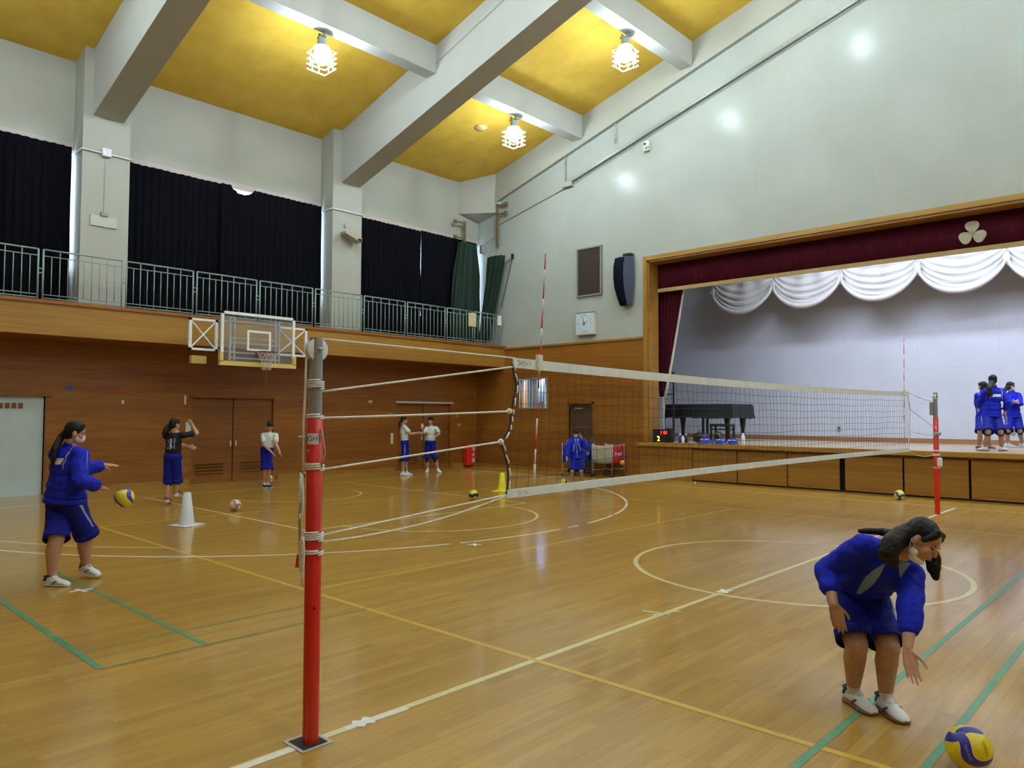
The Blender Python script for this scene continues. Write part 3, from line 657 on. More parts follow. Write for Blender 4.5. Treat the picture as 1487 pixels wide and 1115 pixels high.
# bronze net pulley poles in the corner
def pole(loc, H, arms, adir, lab):
    o = thing('net_pole', loc, lab, 'pole', 'bronze net hanging poles')
    MB().cbox((0, 0, 0), (.07, .07, H)).build('post', m_bronze, o)
    for z in arms:
        MB().box((0 if adir[0] >= 0 else -.42, -.025 if adir[0] else 0, z), (.42 if adir[0] > 0 else (0 if adir[0] else .03), .025 if adir[0] else (adir[1]*.45), z+.05)).build('arm', m_bronze, o)
        e = MB().cbox((adir[0]*.40, adir[1]*.43, z+.02), (.09, .09, .12)); e.build('pulley', m_bronze, o)
    return o
pole((-18.2, 17.0, 7.95), .75, (-.25, .28), (0, -1), 'shorter bronze pole with two arms above the gathered green net')
pole((-17.35, YN-.12, 8.2), 1.45, (.33, .63), (1, 0), 'taller bronze pole with two arms pointing along the stage wall')
o = thing('net_winch', (-18.0, 17.66, 7.45), 'small grey winch box beside the window gap in the corner', 'winch'); MB().cbox((0, 0, 0), (.16, .16, .3)).build('body', m_grey, o, bevel=.02); MB().rod((0, .05, .15), (.5, .15, .4), .01).build('cable', m_grey, o)
def gather(loc, pts, lab, n=70, z=None):
    """pts: (centre offset vec, half widths) rows from top to bottom"""
    def fn(u, v):
        t = v*(len(pts)-1); i = min(int(t), len(pts)-2); f = t-i
        a, b_ = pts[i], pts[i+1]; c = [a[k]*(1-f)+b_[k]*f for k in range(5)]
        an = 2*PI*u; r = 1+.16*math.sin(an*9)+.06*math.sin(an*17+v*5)
        return (c[0]+c[3]*r*math.cos(an), c[1]+c[4]*r*math.sin(an), c[2])
    o = MB().grid(fn, n, 24, closed_u=True).build('gathered_net', m_green, None, True); o.location = loc; return tag(o, lab, 'net', 'gathered green nets')
gather((-18.0, 16.9, 4.1), [(0, .05, 3.42, .16, .34), (0, .04, 2.4, .19, .50), (0, 0, 1.2, .20, .56), (0, -.05, 0, .18, .52)], 'dark green gathered net hanging over the end of the dark curtain')
gather((-17.3, YN-.35, 4.1), [(.12, 0, 2.95, .34, .16), (.10, 0, 2.6, .33, .16), (.02, 0, 2.2, .28, .15), (-.25, 0, 1.0, .24, .15), (-.5, 0, .1, .15, .12)], 'slanting dark green gathered net tied in the corner')
o = thing('net_hook', (-16.72, YN-.05, 6.95), 'thin dark hook and slack cord on the stage wall beside the green net', 'hook')
MB().cbox((0, 0, .1), (.07, .06, .16)).build('bracket', m_dark, o); MB().tube([(0, -.02, .05), (-.15, -.02, -.5), (-.35, -.02, -1.1), (-.5, -.02, -1.6)], .012, 6).build('cord', m_dark, o, True); MB().tube([(0, -.02, .05), (-.3, -.02, -.1), (-.65, -.02, -.02)], .010, 6).build('cord', m_dark, o, True)
o = thing('notice', (XR+.03, 16.35, 4.75), 'cream paper notice hung on the balcony railing near the corner', 'notice')
MB().box((0, -.17, -.15), (.012, .17, .28)).build('sheet', plain('cream_card', (.60, .53, .30, 1), .7), o)
o = thing('notice', (XR+.03, 17.6, 4.75), 'small white tag hung at the corner end of the balcony railing', 'notice'); MB().box((0, -.09, -.0), (.012, .09, .32)).build('sheet', m_white, o)
# stickers and plates on the left wall
def plate(y, z, w, h, col, lab, nm='wall_plate', cat='plate', x=XW):
    o = MB().box((x+.002, y-w/2, z-h/2), (x+.014, y+w/2, z+h/2)).build(nm, col if not isinstance(col, tuple) else plain(nm+'_colour', col), origin=(x, y, z)); return tag(o, lab, cat)
plate(5.22, 2.32, .16, .09, (0.06, 0.08, 0.30, 1), 'tiny blue sticker on the left wall above the blue-jacket player', 'wall_sticker', 'sticker')
plate(6.27, 2.27, .22, .05, (0.45, 0.03, 0.03, 1), 'tiny red sticker on the left wall above the thrown ball', 'wall_sticker', 'sticker')
plate(6.34, 2.03, .05, .09, m_offwhite, 'tiny pale fitting below the red wall sticker', 'wall_fitting', 'fitting')
plate(7.78, 2.1, .05, .22, m_offwhite, 'narrow pale switch plate left of the brown double doors', 'switch_plate', 'switch')
plate(7.55, 1.38, .17, .32, m_offwhite, 'cream paper on the wall left of the black-shirt player\'s head', 'wall_paper', 'paper'); plate(8.02-.15, 1.36, .13, .40, m_offwhite, 'cream paper on the wall right of the black-shirt player\'s head', 'wall_paper', 'paper')
plate(13.35, 2.15, .14, .08, (0.45, 0.50, 0.10, 1), 'small yellow-green sticker on the wall right of the near net post', 'wall_sticker', 'sticker')
plate(14.17, 1.02, .10, .33, m_offwhite, 'small white plate on the wall left of the right double doors', 'switch_plate', 'switch')
plate(14.10, 1.78, .18, .06, (0.40, 0.20, 0.13, 1), 'small pinkish smudge plate above the white plate', 'wall_plate', 'plate')
plate(16.9, 1.72, .10, .06, (0.42, 0.24, 0.15, 1), 'small pale mark on the wall right of the right double doors', 'wall_plate', 'plate'); plate(17.0, 1.42, .15, .09, (0.42, 0.24, 0.15, 1), 'lower pale mark right of the right double doors', 'wall_plate', 'plate')
# red extinguisher case with white lettering
fx = thing('fire_extinguisher_case', (XW+.15, 17.35, .04), 'red fire extinguisher case standing at the left wall near the corner', 'fire extinguisher')
MB().box((-.13, -.19, 0), (.13, .19, .74)).build('case', m_red, fx, bevel=.05)
for k, ch in enumerate('消火器'): text(ch, .16, m_white, 'lettering', fx, (.134, .06, .56-.19*k), (0, 1, 0), (0, 0, 1))
# ------------------------------------------------------------------ basketball goal
XB = -16.25
bb = thing('basketball_goal', (XB, 8.57, 2.9), 'clear wall-mounted basketball backboard with white frame, hoop and net', 'basketball goal')
W2, H2 = .93, 1.21
MB().box((-.012, -W2+.04, .04), (.0, W2-.04, H2-.04)).build('backboard', m_acryl, bb)
for a, c, m in (((-.03, -W2, .22), (.025, -W2+.06, H2), m_white), ((-.03, W2-.06, .22), (.025, W2, H2), m_white), ((-.03, -W2, H2-.06), (.025, W2, H2), m_white)):
    MB().box(a, c).build('frame_bar', m, bb)
m_pad = plain('yellow_edge_padding', (0.62, 0.46, 0.12, 1), .6)
MB().box((-.05, -W2-.03, -.03), (.045, W2+.03, .07)).box((-.05, -W2-.03, .05), (.045, -W2+.05, .27)).box((-.05, W2-.05, .05), (.045, W2+.03, .27)).build('edge_padding', m_pad, bb)
for a, c in (((-.0, -.30, .34), (.012, -.25, .82)), ((-.0, .25, .34), (.012, .30, .82)), ((-.0, -.25, .77), (.012, .25, .82)), ((-.0, -.25, .34), (.012, .25, .385))): MB().box(a, c).build('target_line', m_white, bb)
def wing(s):
    y0, y1 = (-1.62, -.98) if s < 0 else (.98, 1.36)
    if s < 0: y0, y1 = -1.52, -.86
    else: y0, y1 = .62, 1.46
    x = -.35; z0, z1 = .30, 1.02
    for a, c in (((x, y0, z0), (x+.06, y1, z0+.05)), ((x, y0, z1-.05), (x+.06, y1, z1)), ((x, y0, z0), (x+.06, y0+.06, z1)), ((x, y1-.06, z0), (x+.06, y1, z1))): MB().box(a, c).build('side_frame', m_white, bb)
    MB().rod((x+.03, y0+.04, z0+.04), (x+.03, y1-.04, z1-.04), .018).build('brace', m_white, bb); MB().rod((x+.03, y0+.04, z1-.04), (x+.03, y1-.04, z0+.04), .018).build('brace', m_white, bb)
wing(-1); wing(1)
m_frame = plain('pale_grey_frame', (.42, .42, .42, 1), .4)
for y in (-.62, -.52, .52, .62): MB().box((-.22, y-.02, .1), (-.17, y+.02, 1.12)).build('rear_upright', m_frame, bb)
for z in (.15, .28, .50, .62, 1.0): MB().box((-.22, -.62, z), (-.18, .62, z+.035)).build('rear_rail', m_frame, bb)
for y in (-.57, .57):
    for z in (.3, 1.0): MB().rod((-.2, y, z), (-.80, y*1.1, z+.06), .025).build('wall_arm', m_frame, bb)
MB().box((-.72, -1.32, .02), (-.60, -.98, .20)).build('crank_box', m_pad, bb)
rim = MB().tube([(.15+.225+.225*math.cos(2*PI*k/28), .225*math.sin(2*PI*k/28), .30) for k in range(28)], .011, 8, closed=True).build('rim', plain('orange_rim', (0.20, 0.045, 0.02, 1), .5), bb, True)
MB().box((0, -.09, .26), (.15, .09, .31)).build('rim_bracket', plain('rim_red', (0.22, 0.05, 0.03, 1), .5), bb)
net = MB()
for k in range(12):
    for sg in (1, -1):
        pts = []
        for j in range(7):
            t = j/6; a = 2*PI*(k+sg*.5*j)/12; r = .225-(.125*min(1, t*1.5)); pts.append((.375+r*math.cos(a), r*math.sin(a), .30-.42*t))
        net.tube(pts, .0045, 4)
net.build('hoop_net', plain('grey_net_cord', (.50, .47, .44, 1), .8), bb)['kind'] = 'stuff'
MB().rod((.375, 0, -.12), (.375, 0, -.45), .006).build('pull_cord', m_door, bb)
# ------------------------------------------------------------------ volleyball posts, net, antennas
XN = -3.56
def wrap(z, r, n=3, dz=.016):
    return [((r+.006)*math.cos(t), (r+.006)*math.sin(t), z+dz*t/(2*PI)) for t in [k*PI/6 for k in range(12*n+1)]]
def make_post(y, s, lab, ztop=2.18):
    o = thing('net_post', (XN, y, 0), lab, 'net post', 'volleyball net posts')
    MB().lathe([(.044, 0), (.044, 1.735), (.040, 1.74)], n=28).build('red_sleeve', m_red, o, 'auto')
    MB().lathe([(.036, 1.70), (.036, 2.13), (.034, ztop)], n=28).build('steel_tube', m_steel, o, 'auto')
    MB().lathe([(.056, -.022), (.064, -.018), (.052, -.008), (.052, .008), (.064, .018), (.056, .022)], (0, 0, 2.115), 28, axis='x').build('pulley', m_white, o, 'auto')
    MB().rod((-.05, 0, 2.115), (.05, 0, 2.115), .012, 10).build('axle', m_steel, o, True)
    return o
p1 = make_post(2.215, 1, 'near red net post with steel top and rope ties, left of centre')
fr = MB().box((-.10, -.095, -.0), (.10, -.075, .004)).box((-.10, .075, 0), (.10, .095, .004)).box((-.10, -.075, 0), (-.08, .075, .004)).box((.08, -.075, 0), (.10, .075, .004))
o = fr.build('socket_frame', plain('grey_socket_rim', (.42, .38, .34, 1), .5)); o.location = (XN, 2.2, .001); tag(o, 'grey metal floor socket frame around the near red post', 'floor socket')
o.parent = None
MB().box((-.08, -.075, .0005), (.08, .075, .0012)).build('socket_hole', m_dark, o)
for z, n in ((1.90, 4), (1.735, 2), (1.455, 3), (1.075, 4), (1.0, 2)): MB().tube(wrap(z, .044 if z < 1.73 else .037, n, .012), .0055, 6).build('rope_wrap', m_rope, p1, True)
CD = Vector((-.45, -.89, 0)); PD = Vector((-.76, -.65, 0))   # directions on the near face
def near(a, r=.052, z=0): return (r*math.cos(a), r*math.sin(a), z)
A0 = math.radians(-50); AL = math.radians(-118)
MB().tube([near(AL, .05, 2.12), near(AL, .055, 1.9), near(AL, .062, 1.7), near(AL, .058, 1.45)], .0065, 6).build('tension_rope', m_rope, p1, True)
def loop(a, z, L, w):
    q = near(a, .058, z); t = Vector((-math.sin(a), math.cos(a), 0)); pts = []
    for k in range(17): u = k/16*2*PI; pts.append((q[0]+t.x*w*math.sin(u)+.012*math.cos(a), q[1]+t.y*w*math.sin(u)+.012*math.sin(a), z-L*(1-math.cos(u))/2))
    return pts
MB().tube(loop(AL+.2, 1.43, .24, .035), .0055, 6).build('rope_loop', m_rope, p1, True); MB().tube(loop(AL-.1, 1.43, .15, .05), .005, 6).build('rope_loop', m_rope, p1, True)
MB().tube([near(AL, .06, 1.42), near(AL-.15, .075, 1.2), near(AL-.2, .07, .98)], .007, 6).build('rope_tail', m_grey, p1, True)
MB().tube([near(AL-.2, .075, 1.0), near(AL-.3, .085, .93)], .012, 6).build('rope_handle', m_red, p1, True)
MB().tube(loop(A0-.7, 1.10, .19, .02), .0055, 6).build('rope_loop', m_rope, p1, True); MB().tube([near(A0-.7, .06, 1.1), near(A0-.65, .07, .92), near(A0-.6, .066, .84)], .007, 6).build('rope_tail', m_rope, p1, True)
for z in (1.63,): MB().tube([near(AL-.1, .05, z), near(AL-.2, .09, z+.0)], .012, 8).build('cleat', m_steel, p1, True)
MB().tube([near(math.radians(10), .05, 1.68), near(math.radians(15), .075, 1.55), near(math.radians(10), .05, 1.47)], .005, 6).build('rope_tail', m_gold, p1, True)
# label: blue letters on white, wrapped to the near face
lc = MB(); a0, a1 = math.radians(-96), math.radians(-6)
lc.grid(lambda u, v: (.0452*math.cos(a0+(a1-a0)*u), .0452*math.sin(a0+(a1-a0)*u), 1.598+.058*v), 12, 2); lb = lc.build('sticker', m_white, p1, True)
lt = text('EIGHT', .040, plain('sticker_blue', (.02, .05, .35, 1)), 'lettering', lb, (0, 0, 1.627), (1, 0, 0), (0, 0, 1), .0)
for v_ in lt.data.vertices:
    x, z = v_.co.x, v_.co.z; a = math.radians(-52)+x/.0458; v_.co = ((.0458+ .0004)*math.cos(a), (.0458+.0004)*math.sin(a), z)
MB().lathe([(.010, -.004), (.010, .004)], near(math.radians(-80), .046, 1.565), 12).build('bolt', m_gold, p1)
MB().lathe([(.006, -.006), (.006, .006)], near(math.radians(-20), .045, .72), 10).build('bolt', m_dark, p1)
# far post
p2 = make_post(14.98, -1, 'far red net post with steel top in front of the stage', 2.19)
for z, n in ((1.42, 2), (1.13, 2), (1.05, 3), (.83, 1)): MB().tube(wrap(z, .044, n, .012), .006, 6).build('rope_wrap', m_rope, p2, True)
MB().box((.02, -.06, .86), (.10, .0, 1.02)).build('rope_bundle', m_white, p2, bevel=.02); MB().box((-.09, -.04, 1.78), (-.03, .02, 2.02)).build('winch', m_steel, p2, bevel=.01)
MB().box((-.02, -.07, 1.42), (.09, .0, 1.48)).build('rope_bundle', m_grey, p2, bevel=.02)
# the net
nt = thing('volleyball_net', (XN, 8.57, 0), 'black volleyball net with white top and bottom tapes across the court', 'net')
Y0, Y1 = 3.80-8.57, 13.30-8.57
def sagt(y): t = (y-Y0)/(Y1-Y0); return 2.165-.045*4*t*(1-t)*.9
def sagb(y): t = (y-Y0)/(Y1-Y0); return 1.21+.02*math.sin(t*PI)-.0*t
def tape(z0, z1, fz, nm, Y0=Y0):
    o = MB(); vs = []; n = 60
    for k in range(n+1):
        y = Y0+(Y1-Y0)*k/n; z = fz(y); w = .004*math.sin(k*1.7)
        for dx, dz in ((-.006, z0), (-.006, z1), (.006, z1), (.006, z0)): vs.append((dx+w, y, z+dz))
    fs = [(k*4+j, k*4+(j+1) % 4, k*4+4+(j+1) % 4, k*4+4+j) for k in range(n) for j in range(4)] + [(0, 1, 2, 3), (n*4+3, n*4+2, n*4+1, n*4)]
    return o.add(vs, fs).build(nm, m_tape, nt)
tape(-.07, 0, sagt, 'top_tape'); tape(-.03, .03, sagb, 'bottom_tape', 3.735-8.57)
mb = MB(); ny, nz = 95, 10
for k in range(ny+1):
    y = Y0+(Y1-Y0)*k/ny; e = .02*math.sin(k*.35); mb.tube([(e*math.sin(PI*t), y+.012*math.sin(k*2.1+t*3)-.065*t*max(0, 1-k/8), (sagt(y)-.06)*(1-t)+(sagb(y)+.02)*t) for t in (0, .25, .5, .75, 1)], .0016, 4)
for j in range(1, nz):
    t = j/nz; mb.tube([(.02*math.sin(PI*t)*math.sin(k*.35), Y0+(Y1-Y0)*k/ny, (sagt(Y0+(Y1-Y0)*k/ny)-.06)*(1-t)+(sagb(Y0+(Y1-Y0)*k/ny)+.02)*t+.006*math.sin(k*.4+j)) for k in range(0, ny+1, 3)], .0016, 4)
mb.build('net_mesh', m_net, nt)['kind'] = 'stuff'
WP = [(3.79, 2.12), (3.81, 2.05), (3.835, 1.97), (3.81, 1.88), (3.79, 1.80), (3.78, 1.75), (3.77, 1.69), (3.75, 1.64), (3.68, 1.57), (3.72, 1.48), (3.75, 1.39), (3.755, 1.30), (3.735, 1.21)]
MB().tube([(0, y-8.57, z) for y, z in WP], .007, 6).build('side_cord', m_net, nt, True)
for k in range(len(WP)-1):
    a, c = WP[k], WP[k+1]; MB().tube([(.008, a[0]-8.57+.006, a[1]), (.010, (a[0]+c[0])/2-8.57+.014, (a[1]+c[1])/2), (.009, a[0]*.35+c[0]*.65-8.57+.01, a[1]*.35+c[1]*.65)], .006, 6).build('side_lacing', m_rope, nt, True)
def rope(a, c, r=.006, sag=0, nm='rope'):
    pts = [(0, a[0]+(c[0]-a[0])*t-8.57, a[1]+(c[1]-a[1])*t-sag*4*t*(1-t)) for t in [i/10 for i in range(11)]]
    return MB().tube(pts, r, 8).build(nm, m_rope, nt, True)
rope((2.215, 2.178), (3.82, 2.163), .0055, .0, 'top_cable'); rope((2.25, 1.885), (3.80, 2.10)); rope((2.25, 1.74), (3.76, 1.785), .006, .002); rope((2.25, 1.455), (3.68, 1.575))
rope((2.25, 1.095), (3.73, 1.205), .0055); rope((2.25, 1.06), (3.73, 1.20), .005, .045)
for y, z in ((3.68, 1.575), (3.765, 1.787)): MB().lathe([(.006, -.02), (.02, -.012), (.022, .006), (.01, .02)], (0, y-8.57, z), 12).build('knot', m_rope, nt, True)
rope((13.3, 2.155), (14.95, 2.02), .005, .02, 'top_cable'); rope((13.42, 1.87), (14.95, 1.55), .006); rope((13.28, 1.53), (14.95, 1.42), .005, .02); rope((13.25, 1.2), (14.95, 1.09), .005, .07); rope((13.3, 2.10), (13.42, 1.87), .007); rope((13.42, 1.87), (13.27, 1.22), .006, 0)
for zz, w in ((2.13, .16), (1.205, .13)):
    sc = MB()
    for q in range(3): sc.tube([(.0085, 3.84+.02*k+.01*(q % 2)-8.57, zz+.012*math.sin(k*2.3+q*2)-.012*(q-1)) for k in range(int(w/.02))], .0022, 4)
    sc.build('maker_scribble', plain('faded_print', (.25, .27, .32, 1)), nt)
def antenna(y, z0, z1, lab, tilt=.0):
    o = thing('net_antenna', (XN+.02, y, z0), lab, 'antenna', 'striped net antennas'); L = z1-z0
    n = 0; z = 0; segs = [.18]+[.12]*30
    first = True; k = 0
    while z < L-1e-3:
        h = min(.16 if first else .11, L-z)
        MB().rod((0, tilt*z/L, z), (0, tilt*(z+h)/L, z+h), .009 if first else .0055, 8).build('grip' if first else ('red_band' if k % 2 == 0 else 'white_band'), m_offwhite if first else (m_red if k % 2 == 0 else m_white), o, True)
        z += h; first = False; k += 1
    MB().box((-.02, -.025+tilt*.85/L, 2.085-z0), (.012, .025+tilt*.85/L, 2.20-z0)).build('clip', m_rope, o, bevel=.005)
    return o
antenna(4.00, 1.245, 2.985, 'near red and white striped antenna rising above the net', .13); antenna(12.98, 1.40, 3.01, 'far red and white striped antenna against the stage wall', .08)
# ------------------------------------------------------------------ balls
def ball_mat(name, base, band, edge=None, n=3.0, tw=1.5, w=.30):
    t = NT(name); c = t.n('ShaderNodeTexCoord'); nv = t.n('ShaderNodeVectorMath', operation='NORMALIZE'); t.l(c.outputs['Object'], nv.inputs[0])
    sx = t.n('ShaderNodeSeparateXYZ'); t.l(nv.outputs[0], sx.inputs[0])
    th = t.math('ARCTAN2', sx.outputs[1], sx.outputs[0]); ph = t.math('ARCCOSINE', sx.outputs[2])
    u = t.math('ADD', t.math('MULTIPLY', th, n/(2*PI)), t.math('MULTIPLY', t.math('SINE', t.math('MULTIPLY', ph, 1.6)), tw/3))
    fr = t.math('ABSOLUTE', t.math('SUBTRACT', t.math('FRACT', t.math('ADD', u, 10.0)), .5))
    ds = t.math('MULTIPLY', t.math('MULTIPLY', fr, 2*PI/n), t.math('SINE', ph))
    col = t.mix(t.math('LESS_THAN', ds, w), base, edge or base); col = t.mix(t.math('LESS_THAN', ds, w*.88), col, band)
    t.l(col, t.b.inputs['Base Color']); t.set(Roughness=.38, Coat_Weight=.2)
    vo = t.n('ShaderNodeTexVoronoi'); vo.inputs['Scale'].default_value = 160; t.l(c.outputs['Object'], vo.inputs['Vector']); t.bump(vo.outputs[0], .15, .001)
    return t.m
m_ball = ball_mat('yellow_blue_ball', (0.76, 0.60, 0.01, 1), (0.030, 0.026, 0.34, 1), (0.80, 0.72, 0.40, 1))
m_ball2 = ball_mat('white_red_green_ball', (0.55, 0.53, 0.47, 1), (0.42, 0.10, 0.07, 1), (0.05, 0.25, 0.14, 1), 3, 2.2, .22)
m_ball3 = ball_mat('yellow_black_ball', (0.62, 0.50, 0.06, 1), (0.02, 0.018, 0.03, 1), None, 2, 1.2, .42)
def ball(loc, mat, rot, lab, r=.105, grp='volleyballs on the floor'):
    o = MB().lathe([(max(1e-4, r*math.sin(PI*k/32)), -r*math.cos(PI*k/32)) for k in range(33)], n=48).build('volleyball', mat, None, True)
    o.location = loc; o.rotation_euler = rot; return tag(o, lab, 'volleyball', grp)
def face(loc, a, b_=0, c=0):   # point the ball's +z pole roughly at the camera then tip it
    v = Vector((0, 0, 1.76))-Vector(loc); q = v.to_track_quat('Z', 'Y').to_matrix() @ Matrix.Rotation(a, 3, 'Z') @ Matrix.Rotation(b_, 3, 'X') @ Matrix.Rotation(c, 3, 'Y'); return q.to_euler()
L = (-.907, 4.309, .105); fb = ball(L, m_ball, face(L, .9, -.62, .12), 'yellow and blue volleyball on the floor in the bottom right corner')
def ball_text(L, body, n, xd, size, mat):
    n = Vector(n).normalized(); xd = Vector(xd); xd = (xd-n*xd.dot(n)).normalized(); zd = n.cross(xd)
    t = text(body, size, mat, 'lettering', None, (0, 0, 0), xd, zd, 0)
    for v in t.data.vertices: q = v.co+n*.105; v.co = q.normalized()*.1056
    rm = fb.rotation_euler.to_matrix().inverted().to_4x4(); t.data.transform(rm); t.parent = fb
    return t
m_bprint = plain('pale_ball_print', (.30, .34, .62, 1)); m_ink = plain('dark_ball_print', (.10, .08, .01, 1))
Vb = (Vector(L)-Vector((CX, CY, CZ))).normalized(); Rb = Vb.cross(Vector((0, 0, 1))).normalized(); Ub = Rb.cross(Vb)
ball_text(L, 'MIKASA', -Rb*.03-Ub*.22-Vb*.95, Rb*.36-Ub*.92, .023, m_bprint); ball_text(L, 'MIKASA', -Rb*.42+Ub*.56-Vb*.72, Rb*.95+Ub*.15, .021, m_bprint)
ball_text(L, 'V200W', Rb*.66+Ub*.12-Vb*.74, Rb*.35-Ub*.9, .022, m_ink)
L = (-8.755, 3.055, .83); ball(L, m_ball, face(L, 2.6, 1.3, .3), 'yellow and blue volleyball in mid-air in front of the left player', grp='volleyball in mid-air')
L = (-12.89, 6.39, .105); ball(L, m_ball2, face(L, .4, .2, .3), 'white, red and green volleyball beyond the white cone')
L = (-17.45, 9.55, .105); ball(L, m_ball2, face(L, 1.4, 1.2, .3), 'pale volleyball at the wall beside the white-shirt player\'s feet')
L = (-17.9, 10.75, .12); ball(L, m_ball3, face(L, 1.5, .6, .2), 'yellow and black volleyball by the left wall left of the red post')
L = (-11.08, 10.65, .105); ball(L, m_ball3, face(L, -.3, .1, 0), 'yellow and black volleyball left of the net bottom corner')
L = (-11.6, 14.25, .105); ball(L, m_ball, face(L, 2.6, 1.1, 0), 'yellow volleyball at the feet of the masked person')
L = (-4.75, 17.0, .105); ball(L, m_ball, face(L, .2, .4, 0), 'yellow volleyball on the floor at the stage front left of the far post')
# ------------------------------------------------------------------ cones
def cone(loc, mat, lab, h=.52, r=.12, rz=.3):
    o = thing('marker_cone', loc, lab, 'cone', 'marker cones', rz)
    MB().lathe([(r, .02), (r*.97, .04), (.055, h-.01), (.045, h), (.02, h)], n=28).build('cone_body', mat, o, 'auto'); MB().prism([(-.19, -.19), (.19, -.19), (.19, .19), (-.19, .19)], 'z', 0, .022).build('base', mat, o, bevel=.008)
cone((-11.77, 5.04, 0), plain('white_plastic', (.62, .66, .70, 1), .4), 'white marker cone on the floor left of the near net post')
cone((-11.9, 12.35, 0), m_yellow, 'bright yellow marker cone behind the net bottom corner', .42, .105)
# ------------------------------------------------------------------ ball carts
def cart(loc, rz, cols, lab, words, s=.28):
    o = thing('ball_cart', loc, lab, 'ball cart', 'folding ball carts', rz)
    for k, (sx, sy) in enumerate(((-1, -1), (1, -1), (1, 1), (-1, 1))):
        MB().rod((s*sx, s*sy, 0.05), (s*sx, s*sy, .95), .013).build('leg', m_steel, o, True); MB().lathe([(.03, -.012), (.03, .012)], (s*sx, s*sy, .035), 12, axis='y').build('caster', m_black, o)
    for a, c, m, w in (((-1, -1), (1, -1), cols[0], words[0]), ((1, -1), (1, 1), cols[1], words[1]), ((1, 1), (-1, 1), cols[0], ''), ((-1, 1), (-1, -1), cols[1], '')):
        p = MB().grid(lambda u, v: (s*(a[0]+(c[0]-a[0])*u), s*(a[1]+(c[1]-a[1])*u), .42+.52*v-.05*math.sin(PI*u)*(1 if v > .5 else .6)), 9, 5).build('side_panel', m, o, True, solid=.008)
        if w:
            d = Vector((c[0]-a[0], c[1]-a[1], 0)).normalized(); n = d.cross(Vector((0, 0, 1))); q = Vector((s*(a[0]+c[0])/2, s*(a[1]+c[1])/2, .66))+n*.008
            text(w, .14, m_white, 'lettering', p, q, d, (0, 0, 1), .001, .2)
    MB().box((-s, -s, .40), (s, s, .415)).build('bottom', m_black, o)
    MB().rod((-s, -s, .2), (s, s, .22), .008).build('cross_brace', m_steel, o); MB().rod((s, -s, .2), (-s, s, .22), .008).build('cross_brace', m_steel, o)
m_khaki = plain('khaki_canvas', (0.36, 0.34, 0.27, 1), .8); m_rc = plain('red_canvas', (0.42, 0.012, 0.03, 1), .6)
cart((-12.56, 17.42, 0), math.radians(4.8), (m_khaki, m_rc), 'ball cart with khaki front and red side panel against the stage wall', ('', 'Proball'), .33)
cart((-13.36, 17.05, 0), math.radians(4.8), (m_blue, m_blue), 'blue ball cart beside the masked person', ('', 'BA'), .33)
ball((-12.13, 17.50, .42), plain('orange_ball', (.62, .30, .04, 1)), (0, 0, 0), 'small orange ball hanging at the red cart panel', .07, 'ball on the cart')
# ------------------------------------------------------------------ stage things
pn = thing('grand_piano', (-11.05, 20.55, 1.005), 'grand piano under a black cover at the left of the stage', 'piano')
m_cover = plain('black_piano_cover', (0.008, 0.010, 0.013, 1), .7, .3, 6, bump=.3)
cv = MB(); N = 64; rows = [(1.09, .97), (1.10, .985), (1.06, 1.0), (.95, 1.01), (.80, 1.02), (.68, 1.05)]
def outl(t):  # top-view outline, x from -1.18 (tail) to 1.12 (keys), y depth
    pts = [(1.12, -.72), (1.12, .72), (.5, .74), (-.1, .66), (-.5, .35), (-.85, .05), (-1.12, -.1), (-1.2, -.4), (-1.12, -.66), (-.5, -.72)]
    q = t*len(pts); i = int(q) % len(pts); f = q-int(q); a, c = pts[i], pts[(i+1) % len(pts)]; return (a[0]*(1-f)+c[0]*f, a[1]*(1-f)+c[1]*f)
vs = []; fs = []
for z, s in rows:
    for k in range(N): p = outl(k/N); w = 1+.012*math.sin(k*2.2)*(1 if z < 1 else 0); vs.append((p[0]*s*w, p[1]*s*w, z+(.02*math.sin(k*1.1) if z < .7 else 0)))
for i in range(len(rows)-1):
    for k in range(N): fs.append((i*N+k, i*N+(k+1) % N, (i+1)*N+(k+1) % N, (i+1)*N+k))
fs.append(tuple(range(N))); cv.add(vs, fs).build('cover', m_cover, pn, 'auto')
for x, y in ((.85, -.5), (.85, .5), (-.75, -.25)): MB().lathe([(.02, 0), (.035, .02), (.035, .05), (.055, .08), (.05, .3), (.085, .62), (.12, .72)], (x, y, 0), 12).build('leg', m_black, pn, 'auto')
MB().box((-.08, -.3, .12), (-.02, -.24, .74)).box((.06, -.3, .12), (.12, -.24, .74)).box((-.12, -.32, .06), (.16, -.2, .14)).build('pedal_lyre', m_black, pn)
bn = thing('piano_bench', (-10.2, 19.75, 1.005), 'black piano bench standing in front of the covered piano', 'bench')
MB().box((-.32, -.18, .44), (.32, .18, .52)).build('seat', m_black, bn, bevel=.02)
for x in (-.28, .28):
    for y in (-.14, .14): MB().box((x-.025, y-.025, 0), (x+.025, y+.025, .44)).build('leg', m_black, bn)
MB().box((-.28, -.16, .34), (.28, .16, .38)).build('frame', m_black, bn)
sb = thing('scoreboard', (-11.02, 17.88, 1.012), 'small black digital scoreboard on the stage edge at the frame post', 'scoreboard')
MB().box((-.30, -.06, 0), (.30, .06, .37)).build('case', m_black, sb, bevel=.008)
m_rled = glow('red_digits', (1.0, .03, .03, 1), 4); m_yled = glow('yellow_digits', (1.0, .65, .05, 1), 4)
text('1 01', .13, m_rled, 'red_digits', sb, (.06, -.0635, .27), ext=.0008); text('2', .19, m_yled, 'yellow_digit', sb, (-.11, -.0635, .10), ext=.0008)
